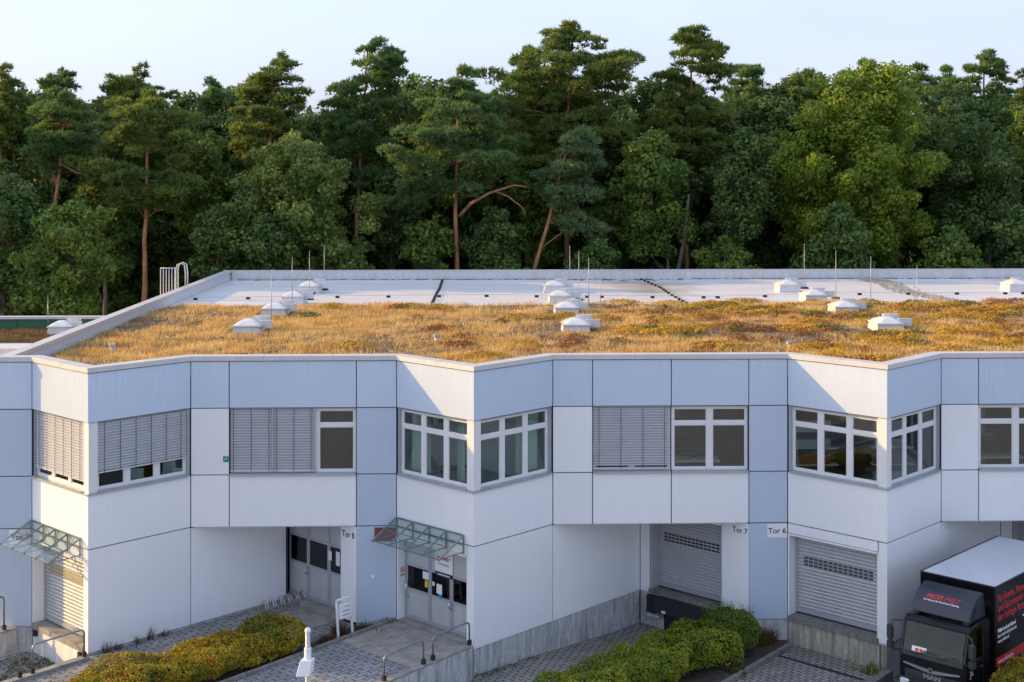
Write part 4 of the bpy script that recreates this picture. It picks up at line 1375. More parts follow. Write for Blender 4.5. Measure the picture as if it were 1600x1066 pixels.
# a few furnishings behind the glass
r = empty('office_chair', (-2.4, 0.2, 4.35), 'dark reclining chair behind the corner window above the glass canopy door', 'chair')
m = MB(); m.box(-2.9, -1.9, -0.1, 0.5, 4.95, 5.10); m.build('seat', MT['plastic'], r, False, 0.04)
m = MB(); m.hexa([(-3.1, -0.1, 5.02), (-2.92, -0.1, 5.02), (-2.92, 0.5, 5.02), (-3.1, 0.5, 5.02), (-3.45, -0.1, 5.6), (-3.3, -0.1, 5.6), (-3.3, 0.5, 5.6), (-3.45, 0.5, 5.6)]); m.build('backrest', MT['plastic'], r, False, 0.03)
m = MB(); m.tube([(-2.4, 0.2, 4.35), (-2.4, 0.2, 4.96)], 0.05, 8); m.box(-2.7, -2.1, 0.15, 0.25, 4.352, 4.40); m.build('stand', MT['steel'], r)
def desk(x, y, lab):
    r = empty('desk', (x, y, 4.35), lab, 'desk')
    m = MB(); m.box(x - 0.8, x + 0.8, y - 0.4, y + 0.4, 5.05, 5.09); m.build('desk_top', MT['signwhite'], r)
    for sx_ in (-0.74, 0.74):
        m = MB(); m.box(x + sx_ - 0.03, x + sx_ + 0.03, y - 0.35, y + 0.35, 4.351, 5.05); m.build('leg', MT['steel'], r)
    m = MB(); m.box(x - 0.3, x + 0.3, y + 0.1, y + 0.14, 5.18, 5.55); m.box(x - 0.05, x + 0.05, y + 0.08, y + 0.16, 5.091, 5.18); m.build('monitor', MT['plastic'], r)
desk(5.4, 1.3, 'office desk with monitor behind the twin window beside the lowered blind')
desk(15.6, 1.6, 'office desk with monitor behind the twin window above the truck')
r = empty('notice_board', (-11.6, 0.5, 4.35), 'pale boards leaning behind the half lowered blind beside the green sign', 'board')
for (x, y, h, a) in ((-12.3, -0.6, 0.95, 0), (-11.5, 0.2, 1.2, 0.1), (-11.2, 0.1, 0.8, -0.1)):
    m = MB(); m.box(x - 0.2, x + 0.2, y, y + 0.04, 4.352, 4.35 + h); m.build('board', MT['signwhite'], r)

# ------------------------------------------------------------------ hedges and weeds
def hedge(nm, p0, p1, hw, z0, z1, n, mat, lab, size=(0.05, 0.105), seed=1, lumps=0.24):
    r_ = np.random.default_rng(seed)
    p0, p1 = np.array(p0), np.array(p1)
    d = p1 - p0; L_ = np.hypot(*d); u = d / L_; nn = np.array([u[1], -u[0]])
    r = empty(nm, (*((p0 + p1) / 2), z0), lab, 'hedge', None)
    t = r_.uniform(-0.3, L_ + 0.3, n)
    a = r_.uniform(-0.35, math.pi + 0.35, n)
    # superellipse section
    ca, sa = np.cos(a), np.sin(a)
    k = (np.abs(ca) ** 4 + np.abs(sa) ** 4) ** -0.25
    lump = 1 + lumps * (vnoise(t + 40, a * 1.1 + 10, seed, 0.45) * 2 - 1) + lumps * (vnoise(t + 40, a + 10, seed + 2, 1.3) * 2 - 1)
    endf = np.clip(np.minimum((t + 0.3) / 0.5, (L_ + 0.3 - t) / 0.5), 0.0, 1) ** 0.5
    rr = (1 - 0.28 * r_.uniform(0, 1, n) ** 1.6) * lump * (0.45 + 0.55 * endf)
    zc = z0 + (z1 - z0) * 0.45
    off, zz = ca * k * rr * hw, zc + sa * k * rr * (z1 - zc)
    zz = np.maximum(zz, z0 + 0.02 + 0.15 * r_.uniform(0, 1, n))
    P = np.stack([p0[0] + u[0] * t + nn[0] * off, p0[1] + u[1] * t + nn[1] * off, zz], 1)
    N_ = np.stack([nn[0] * ca, nn[1] * ca, sa + 0.3], 1) + r_.normal(0, 0.6, (n, 3))
    V, Fc = leaves(P, N_, r_.uniform(size[0], size[1], n), 0.65)
    npmesh('foliage', V, Fc, mat, r, 'stuff')
    # upright young shoots on top
    m_ = 160
    t = r_.uniform(0, L_, m_); off = r_.uniform(-0.8, 0.8, m_) * hw
    PP, NN = [], []
    for i in range(m_):
        hh = r_.uniform(0.05, 0.28)
        for j in range(6):
            PP.append((p0[0] + u[0] * t[i] + nn[0] * off[i] + r_.normal(0, 0.02), p0[1] + u[1] * t[i] + nn[1] * off[i] + r_.normal(0, 0.02), z1 - 0.06 + hh * j / 5))
            NN.append(r_.normal(0, 1, 3))
    V, Fc = leaves(np.array(PP), np.array(NN), np.full(len(PP), size[0]), 0.6)
    npmesh('shoots', V, Fc, mat, r, 'stuff')
    m = MB()
    for k_ in range(int(L_ / 0.5) + 1):
        tt_ = 0.2 + k_ * 0.5
        if tt_ > L_: break
        for s_ in (-0.3, 0.3):
            b0 = p0 + u * tt_ + nn * s_ * hw
            m.tube([(b0[0], b0[1], z0 - 0.03), (b0[0] + r_.normal(0, 0.08), b0[1] + r_.normal(0, 0.08), z0 + 0.5 * (z1 - z0))], [0.022, 0.012], 5)
    m.build('stems', MT['bark2'], r)
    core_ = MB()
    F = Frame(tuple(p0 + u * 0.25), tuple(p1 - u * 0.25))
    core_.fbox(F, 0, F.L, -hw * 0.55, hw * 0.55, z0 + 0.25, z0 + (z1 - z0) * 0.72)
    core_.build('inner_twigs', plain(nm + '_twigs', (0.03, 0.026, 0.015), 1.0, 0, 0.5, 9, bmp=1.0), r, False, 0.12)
    return r
gold = leafmat('golden_hedge_leaf', (0.44, 0.33, 0.02), (0.16, 0.20, 0.02), 0.45, 0.5, 1.4, (0.38, 0.15, 0.02))
grn = leafmat('green_hedge_leaf', (0.12, 0.19, 0.012), (0.30, 0.32, 0.02), 0.35, 0.45, 0.9)
dgr = leafmat('dark_bush_leaf', (0.08, 0.135, 0.015), (0.14, 0.19, 0.02), 0.3, 0.45, 1.0)
hedge('clipped_hedge', (-13.2, -7.9), (-7.35, -2.0), 0.92, 0.15, 1.08, 34000, gold, 'golden and rusty clipped hedge between the white wall and the path', seed=3)
hedge('clipped_hedge', (-1.6, -8.2), (5.7, -1.45), 0.95, -0.45, 0.60, 34000, grn, 'long green clipped hedge between the dock ramp and the forecourt', seed=5)
hedge('round_bush', (5.55, -1.5), (6.55, -0.75), 0.85, -0.45, 0.84, 16000, dgr, 'rounded dark green bush at the end of the green hedge by the pier', seed=7, lumps=0.16)
hedge('clipped_hedge', (12.5, -7.2), (15.2, -4.5), 0.52, -0.95, 0.95, 14000, gold, 'yellow green hedge beside the lettered side of the truck', seed=9)

def weed(x, y, z, n, h, lab, mat, w=0.05, spread=0.5, blade=False, group='weeds along walls and kerbs'):
    r_ = np.random.default_rng(int(abs(x * 100 + y * 37)))
    P = np.stack([x + r_.normal(0, 0.05 + spread * 0.12, n), y + r_.normal(0, 0.05 + spread * 0.12, n), np.full(n, z - 0.005)], 1)
    o = empty('weed', (x, y, z), lab, 'plant', group)
    V, Fc = tufts(P, np.tile((0, 0, 1.0), (n, 1)), 3, np.full(n, h), np.full(n, w), spread)
    npmesh('leaves', V, Fc, mat, o)
    return o
wg = leafmat('weed_leaf', (0.08, 0.12, 0.02), (0.12, 0.14, 0.03), 0.3, 0.5, 2)
wb = leafmat('dry_weed', (0.16, 0.11, 0.05), (0.12, 0.07, 0.03), 0.3, 0.7, 2)
weed(-4.95, -1.1, 0.17, 26, 0.26, 'broad leaved green weed by the path kerb near the letter box', wg, 0.09, 0.9)
weed(-4.55, -0.18, 0.17, 60, 0.3, 'bushy green weed in the corner of pier and entrance door', wg, 0.04, 0.7)
weed(-5.2, -0.5, 0.17, 80, 0.25, 'grassy tuft at the foot of the blue grey pier beside the striped bar', wg, 0.03, 0.8)
weed(-6.0, -0.9, 0.17, 90, 0.5, 'tall dry brown weeds behind the letter box stand', wb, 0.02, 0.5)
weed(-6.3, -1.6, 0.17, 70, 0.35, 'low brown weeds in front of the letter box stand', wb, 0.02, 0.6)
weed(6.0, -2.75, -0.43, 18, 0.22, 'small pale green rosette in the bed under the green hedge', wg, 0.09, 0.9)
weed(10.15, -2.45, -0.575, 22, 0.30, 'bright green fern like weed at the foot of the mossy gate sill', leafmat('bright_weed', (0.16, 0.2, 0.03), (0.2, 0.22, 0.05), 0.3, 0.5, 2), 0.08, 0.8)
weed(7.5, -0.25, -0.43, 80, 0.55, 'brown and green scrub at the foot of the pier beside the bush', wb, 0.03, 0.55)
weed(7.2, -0.5, -0.43, 60, 0.4, 'low scrub between the bush and the pier', wg, 0.03, 0.7)
for (u, h, n_) in ((0.55, 0.40, 12), (0.9, 0.25, 14), (1.6, 0.35, 10), (2.05, 0.5, 9), (2.5, 0.25, 10)):
    F = Frame((BC[0], -WS), (BC[0] + WS, 0))
    p = F.p(u, 0.10)
    weed(p[0], p[1], 0.13, n_, h, 'thin dark weed growing along the foot of the long white wall', wb, 0.022, 0.3, group='weeds along the white wall foot')
for (u, n_) in ((0.3, 30), (0.8, 40), (1.5, 30), (2.4, 25)):
    F = Frame((BC[1], -WS), (BC[1] + WS, 0))
    p = F.p(u, 0.15)
    weed(p[0], p[1], -0.64 - u * 0.03, n_, 0.18, 'low weed along the foot of the streaked concrete plinth', wg, 0.03, 0.7, group='weeds along the concrete plinth foot')
P = np.stack([rng.uniform(-16, -13.6, 1600), rng.uniform(-6, -0.6, 1600), np.full(1600, -0.6)], 1)
P = P[(P[:, 0] - V0[0]) * WD.y - (P[:, 1] - V0[1]) * WD.x > 0.2]
V, Fc = tufts(P, np.tile((0, 0, 1.0), (len(P), 1)), 4, np.full(len(P), 0.1), np.full(len(P), 0.02), 0.7)
tag(npmesh('pit_grass', V, Fc, wg, None, 'stuff'), 'sparse green grass growing in the sunlit gate pit', 'grass')

# ------------------------------------------------------------------ truck
TR = Matrix.Translation((12.12, -4.53, -0.92)) @ Matrix.Rotation(rad(-45), 4, 'Z')     # local: x across, y to the rear, z up from ground
TK = empty('box_truck', TR @ Vector((0, 0, 0)), 'black box truck with red and white lettering parked beside the white wall', 'truck')
def tb(m, nm, mat, parent=TK, smooth=False, bev=0.0, seg=1):
    return m.xf(TR).build(nm, MT[mat], parent, smooth, bev, seg)
Z0 = 0.92
m = MB(); m.box(-1.15, 1.15, 0.0, 5.25, Z0 + 0.52 + 0.0, Z0 + 2.80); box_ = tb(m, 'box_body', 'paint', TK, False, 0.02)
m = MB(); m.box(-1.11, 1.11, 0.04, 5.21, Z0 + 2.801, Z0 + 2.815); tb(m, 'roof_sheet', 'boxroof', box_)
for x in (-1.135, 1.135):
    m = MB(); m.box(x - 0.022, x + 0.022, 0.0, 5.25, Z0 + 2.802, Z0 + 2.83); tb(m, 'edge_trim', 'blackmetal', box_)
m = MB(); m.box(-1.11, 1.11, -0.004, 0.036, Z0 + 2.802, Z0 + 2.83); tb(m, 'edge_trim', 'blackmetal', box_)
m = MB(); m.box(-0.45, 0.45, -1.3, 5.2, 0.5, 0.75); m.box(-1.0, 1.0, 0.3, 5.1, 1.2, 1.43); tb(m, 'chassis', 'blackmetal')
# cab from its side profile
CXo = 0.07
prof = [(-1.60, 0.40), (-1.68, 0.62), (-1.70, 1.35), (-1.665, 1.92), (-1.44, 2.76), (-1.28, 2.87), (-0.85, 2.92), (-0.12, 2.92), (-0.12, 0.62), (-0.35, 0.62), (-0.45, 1.05), (-0.70, 1.22), (-0.95, 1.22), (-1.18, 1.05), (-1.26, 0.55)]
lowp = [(-1.60, 0.40), (-1.68, 0.62), (-1.70, 1.35), (-1.665, 1.95), (-0.12, 1.95), (-0.12, 0.62), (-0.35, 0.62), (-0.45, 1.05), (-0.70, 1.22), (-0.95, 1.22), (-1.18, 1.05), (-1.26, 0.55)]
hw = 0.98
def side_prism(pr, x0, x1):
    m = MB(); n_ = len(pr)
    return m.add([(x0, y, z) for y, z in pr] + [(x1, y, z) for y, z in pr], [tuple(range(n_))[::-1], tuple(range(n_, 2 * n_))] + [(i, (i + 1) % n_, n_ + (i + 1) % n_, n_ + i) for i in range(n_)])
cab = tb(side_prism(lowp, CXo - hw, CXo + hw), 'cab', 'paint', TK, False, 0.04, 3)
tb(side_prism([(-1.46, 2.74), (-1.40, 2.82), (-1.26, 2.88), (-0.85, 2.92), (-0.12, 2.92), (-0.12, 2.76), (-1.40, 2.72)], CXo - hw, CXo + hw), 'cab_roof', 'paint', cab, False, 0.035, 3)
m = MB(); m.box(CXo - hw + 0.02, CXo + hw - 0.02, -0.19, -0.13, 1.94, 2.78); tb(m, 'cab_back', 'paint', cab)
for s_ in (-1, 1):
    xa, xb = sorted((CXo + s_ * hw, CXo + s_ * (hw - 0.09)))
    tb(side_prism([(-1.668, 1.94), (-1.57, 1.94), (-1.36, 2.75), (-1.46, 2.75)], xa, xb), 'front_pillar', 'paint', cab, False, 0.012)
    m = MB(); m.box(xa, xb - 0.0, -0.62, -0.13, 1.94, 2.78); tb(m, 'rear_quarter', 'paint', cab, False, 0.01)
    m = MB(); m.box(CXo + s_ * 0.45 - 0.24, CXo + s_ * 0.45 + 0.24, -0.75, -0.25, 1.60 + 0.36, 2.05); m.hexa([(CXo + s_ * 0.45 - 0.23, -0.36, 2.05), (CXo + s_ * 0.45 + 0.23, -0.36, 2.05), (CXo + s_ * 0.45 + 0.23, -0.24, 2.05), (CXo + s_ * 0.45 - 0.23, -0.24, 2.05), (CXo + s_ * 0.45 - 0.17, -0.30, 2.62), (CXo + s_ * 0.45 + 0.17, -0.30, 2.62), (CXo + s_ * 0.45 + 0.17, -0.22, 2.62), (CXo + s_ * 0.45 - 0.17, -0.22, 2.62)]); tb(m, 'seat', 'seat', cab, False, 0.02)
tb(side_prism([(-1.62, 1.955), (-1.30, 1.955), (-1.27, 2.05), (-1.58, 2.02)], CXo - 0.86, CXo + 0.86), 'dashboard', 'seat', cab)
m = MB(); m.tube([(CXo + 0.45 + 0.2 * math.cos(a * math.pi / 8), -1.22 + 0.08 * math.sin(a * math.pi / 8), 2.12 + 0.18 * math.sin(a * math.pi / 8)) for a in range(17)], 0.014, 5, False); tb(m, 'steering_wheel', 'black', cab)
def fy(z):   # cab front line
    return float(np.interp(z, [0.62, 1.35, 1.92, 2.76], [-1.68, -1.70, -1.665, -1.44]))
def front_plate(x0, x1, z0, z1, t, nm, mat, parent=cab, gap=0.004, bev=0.0):
    m = MB()
    m.hexa([(x0, fy(z0) - gap - t, z0), (x1, fy(z0) - gap - t, z0), (x1, fy(z0) - gap, z0), (x0, fy(z0) - gap, z0), (x0, fy(z1) - gap - t, z1), (x1, fy(z1) - gap - t, z1), (x1, fy(z1) - gap, z1), (x0, fy(z1) - gap, z1)])
    return tb(m, nm, mat, parent, False, bev)
ws_ = front_plate(CXo - 0.88, CXo + 0.88, 1.97, 2.735, 0.006, 'windscreen', 'cabglass')
front_plate(CXo - 0.92, CXo + 0.92, 1.84, 1.965, 0.03, 'scuttle', 'plastic', bev=0.01)
pc = front_plate(CXo - 0.62, CXo - 0.18, 1.995, 2.13, 0.004, 'dashboard_card', 'signwhite', ws_, 0.018)
for (xx, w_, mt, g) in ((-0.4, 0.15, 'yellow', 0.024), (-0.47, 0.09, 'red', 0.028), (-0.33, 0.09, 'red', 0.028), (-0.22, 0.08, 'blueprint', 0.024)):
    front_plate(CXo + xx - w_ / 2, CXo + xx + w_ / 2, 2.005, 2.085, 0.003, 'card_mark', mt, ws_, g)
for (xa, xb) in ((-0.55, 0.05), (0.15, 0.72)):
    m = MB(); m.tube([(CXo + xa, fy(1.93) - 0.05, 1.93), (CXo + xb, fy(2.10) - 0.03, 2.12 - 0.04)], 0.012, 5); m.tube([(CXo + xb - 0.35, fy(2.02) - 0.028, 2.03), (CXo + xb + 0.12, fy(2.03) - 0.03, 2.02)], 0.012, 5)
    tb(m, 'wiper', 'black', cab)
# grille, bar, badge, lettering
front_plate(CXo - 0.80, CXo + 0.80, 0.95, 1.48, 0.012, 'grille', 'plastic', bev=0.004)
for k in range(4):
    front_plate(CXo - 0.70, CXo + 0.70, 1.0 + 0.09 * k, 1.045 + 0.09 * k, 0.014, 'grille_slat', 'black', cab, 0.018)
m = MB()
bar = [(-0.84, 1.64), (-0.3, 1.57), (0.0, 1.55), (0.3, 1.57), (0.84, 1.64)]
for (xa, za), (xb, zb) in zip(bar, bar[1:]):
    ta, tb_ = 0.02 + 0.03 * (1 - abs(xa) / 0.84), 0.02 + 0.03 * (1 - abs(xb) / 0.84)
    m.hexa([(CXo + xa, -1.735, za - ta), (CXo + xb, -1.735, zb - tb_), (CXo + xb, -1.69, zb - tb_), (CXo + xa, -1.69, za - ta), (CXo + xa, -1.735, za + ta), (CXo + xb, -1.735, zb + tb_), (CXo + xb, -1.69, zb + tb_), (CXo + xa, -1.69, za + ta)])
tb(m, 'chrome_bar', 'chrome', cab)
m = MB(); m.tube([(CXo, -1.74, 1.60), (CXo, -1.765, 1.60)], 0.075, 14); tb(m, 'badge', 'chrome', cab)
m = MB(); m.tube([(CXo, -1.766, 1.60), (CXo, -1.77, 1.60)], 0.055, 14); tb(m, 'badge_field', 'plastic', cab)
def ttext(body, size, mat, x, y, z, ax, parent, bold=0, shear=0, width=None):
    if ax == 'front': Mx = Matrix(((1, 0, 0, x), (0, 0, -1, y), (0, 1, 0, z), (0, 0, 0, 1)))
    else: Mx = Matrix(((0, 0, 1, x), (1, 0, 0, y), (0, 1, 0, z), (0, 0, 0, 1)))
    return text('lettering', body, size, MT[mat], TR @ Mx, parent, bold, shear, width)
ttext('MAN', 0.17, 'chrome', CXo - 0.25, -1.716, 1.33, 'front', cab, 0.008, 0, 0.52)
for s_ in (-1, 1):
    m = MB(); m.box(CXo + s_ * 0.80 - 0.15, CXo + s_ * 0.80 + 0.15, -1.75, -1.66, 0.98, 1.18); h_ = tb(m, 'headlight', 'lamp', cab, False, 0.03, 2)
    m = MB(); m.box(CXo + s_ * 0.80 - 0.18, CXo + s_ * 0.80 + 0.18, -1.71, -1.6, 0.93, 1.23); tb(m, 'headlight_housing', 'plastic', cab, False, 0.02)
m = MB(); m.box(CXo - 1.0, CXo + 1.0, -1.80, -1.5, 0.42, 0.92); tb(m, 'bumper', 'plastic', cab, False, 0.06, 2)
# side window, door seams, handles
for s_ in (-1, 1):
    xo = CXo + s_ * (hw + 0.003)
    xg = CXo + s_ * (hw - 0.05)
    x1_, x2_ = min(xg, xg + s_ * 0.006), max(xg, xg + s_ * 0.006)
    m = MB()
    pts = [(-1.55, 1.96), (-0.63, 1.96), (-0.63, 2.74), (-1.36, 2.74)]
    m.hexa([(x1_, pts[0][0], pts[0][1]), (x2_, pts[0][0], pts[0][1]), (x2_, pts[1][0], pts[1][1]), (x1_, pts[1][0], pts[1][1]), (x1_, pts[3][0], pts[3][1]), (x2_, pts[3][0], pts[3][1]), (x2_, pts[2][0], pts[2][1]), (x1_, pts[2][0], pts[2][1])])
    tb(m, 'side_window', 'cabglass', cab)
    x1_, x2_ = min(xo, xo + s_ * 0.006), max(xo, xo + s_ * 0.006)
    m = MB(); m.box(x1_, x2_, -0.57, -0.55, 1.1, 2.8); m.box(x1_, x2_, -1.5, -0.57, 1.86, 1.875); tb(m, 'door_seam', 'black', cab)
    m = MB(); m.box(min(xo, xo + s_ * 0.03), max(xo, xo + s_ * 0.03), -0.8, -0.64, 1.68, 1.73); tb(m, 'door_handle', 'plastic', cab, False, 0.008)
    m = MB(); m.tube([(xo, -1.5, 2.72), (xo + s_ * 0.2, -1.72, 2.74), (xo + s_ * 0.24, -1.72, 2.6), (xo + s_ * 0.24, -1.72, 2.0), (xo + s_ * 0.2, -1.70, 1.9), (xo, -1.52, 1.9)], 0.018, 6); mir = tb(m, 'mirror', 'black', cab, True)
    m = MB(); m.box(xo + s_ * 0.24 - 0.1, xo + s_ * 0.24 + 0.1, -1.83, -1.72, 2.2, 2.62); tb(m, 'mirror_housing', 'plastic', mir, False, 0.035, 2)
    m = MB(); m.box(xo + s_ * 0.24 - 0.1, xo + s_ * 0.24 + 0.1, -1.83, -1.70, 1.95, 2.17); tb(m, 'mirror_housing', 'plastic', mir, False, 0.035, 2)
for k, z in enumerate((1.66, 1.58, 1.50)):
    ttext(('TGL', '12.250', 'BL')[k], 0.075, 'signwhite', CXo + hw + 0.006, -1.40, z, 'side', cab)
# wind deflector with lettering
dv = []
for x in (CXo - 0.88, CXo + 0.88):
    dv += [(x, -1.22, 2.99), (x, -1.05, 3.28), (x, -0.78, 3.50), (x, -0.36, 3.63), (x, -0.30, 3.58), (x, -0.66, 3.42), (x, -0.92, 3.22), (x, -1.10, 2.95)]
m = MB(); m.add(dv, [(0, 1, 2, 3, 4, 5, 6, 7)[::-1], tuple(range(8, 16))] + [(i, (i + 1) % 8, 8 + (i + 1) % 8, 8 + i) for i in range(8)])
dfl = tb(m, 'wind_deflector', 'darkblue', cab, False, 0.015, 2)
for x in (CXo - 0.86, CXo + 0.86):
    m = MB(); m.add([(x - 0.015, -1.08, 2.96), (x - 0.015, -0.64, 3.43), (x - 0.015, -0.32, 3.59), (x - 0.015, -0.2, 2.95), (x + 0.015, -1.08, 2.96), (x + 0.015, -0.64, 3.43), (x + 0.015, -0.32, 3.59), (x + 0.015, -0.2, 2.95)], [(0, 1, 2, 3), (7, 6, 5, 4), (0, 4, 5, 1), (1, 5, 6, 2), (2, 6, 7, 3), (3, 7, 4, 0)]); tb(m, 'side_fairing', 'darkblue', dfl)
m = MB()
for x in (CXo - 0.75, CXo + 0.75):
    m.box(x - 0.07, x + 0.07, -1.16, -0.98, 2.88, 3.0)
tb(m, 'bracket', 'plastic', dfl)
sl = math.atan2(3.50 - 3.28, -0.78 + 1.05)
def dtext(body, size, mat, x, w, t, bold=0.0, shear=0.0):
    # lies on the sloping middle field of the deflector
    Mx = Matrix.Translation((x, -1.05 + t * math.cos(sl), 3.28 + t * math.sin(sl))) @ Matrix.Rotation(sl, 4, 'X') @ Matrix.Translation((0, 0, 0.006))
    text('lettering', body, size, MT[mat], TR @ Mx, dfl, bold, shear, w)
dtext('PROFI', 0.20, 'red', CXo - 0.55, 0.50, 0.10, 0.006, 0.25)
dtext('MIET', 0.20, 'red', CXo - 0.02, 0.50, 0.10, 0.0, 0.25)
dtext('Ihr Partner f\u00fcr Non-Food Catering', 0.085, 'signwhite', CXo - 0.58, 1.06, 0.01, 0.001, 0.0)
# lettering on the side of the box
xs_ = 1.153
for k, s_ in enumerate(('F\u00fcr Events, Messen', 'und Gastronomie immer', 'der richtige Partner.')):
    ttext(s_, 0.30, 'red', xs_, 0.14, Z0 + 2.36 - 0.27 * k, 'side', box_, 0.002, 0, (1.95, 2.35, 2.1)[k])
for k, s_ in enumerate(('Willst du mit mir fahren?', 'Dann bewirb dich jetzt unter', 'www.profimiet.de')):
    ttext(s_, 0.15, 'signwhite', xs_, 0.14, Z0 + 1.50 - 0.15 * k, 'side', box_, 0.004 if k == 0 else 0, 0, (1.2, 1.25, 0.75)[k])
m = MB(); m.box(1.1505, 1.1525, 0.02, 5.2, Z0 + 0.55, Z0 + 0.80); rb = tb(m, 'red_band', 'red', box_)
ttext('www.profimiet.de', 0.16, 'signwhite', 1.1535, 0.16, Z0 + 0.62, 'side', rb, 0.003, 0, 1.0)
def wheel(x, y, r0, w, inner):
    o = None
    m = MB(); m.tube([(x - w / 2, y, r0), (x - w * 0.35, y, r0), (x + w * 0.35, y, r0), (x + w / 2, y, r0)], [r0 * 0.9, r0, r0, r0 * 0.9], 28); o = tb(m, 'wheel', 'tyre', TK, False)
    xo = x + (w / 2 if x > 0 else -w / 2)
    m = MB(); m.tube([(xo - 0.02, y, r0), (xo + 0.012, y, r0)], r0 * 0.58, 20); tb(m, 'rim', 'chrome', o)
    m = MB(); m.tube([(xo - 0.03, y, r0), (xo + 0.06, y, r0)], r0 * 0.2, 14); tb(m, 'hub', 'plastic', o)
for x in (-0.93, 0.93):
    wheel(x + CXo * 0, -0.82, 0.42, 0.26, 0)
    wheel(x, 3.6, 0.42, 0.42, 0)
m = MB(); m.tube([(-0.93, -0.82, 0.42), (0.93, -0.82, 0.42)], 0.07, 8); m.tube([(-0.93, 3.6, 0.42), (0.93, 3.6, 0.42)], 0.09, 8); tb(m, 'axle', 'blackmetal')
m = MB(); m.box(0.95, 1.1, 0.5, 2.9, 0.55, 0.95); tb(m, 'side_guard', 'chrome')
m = MB(); m.tube([(1.16, 1.75, Z0 + 1.62), (1.2, 2.1, Z0 + 1.62)], 0.03, 8); tb(m, 'grab_bar', 'chrome', box_)
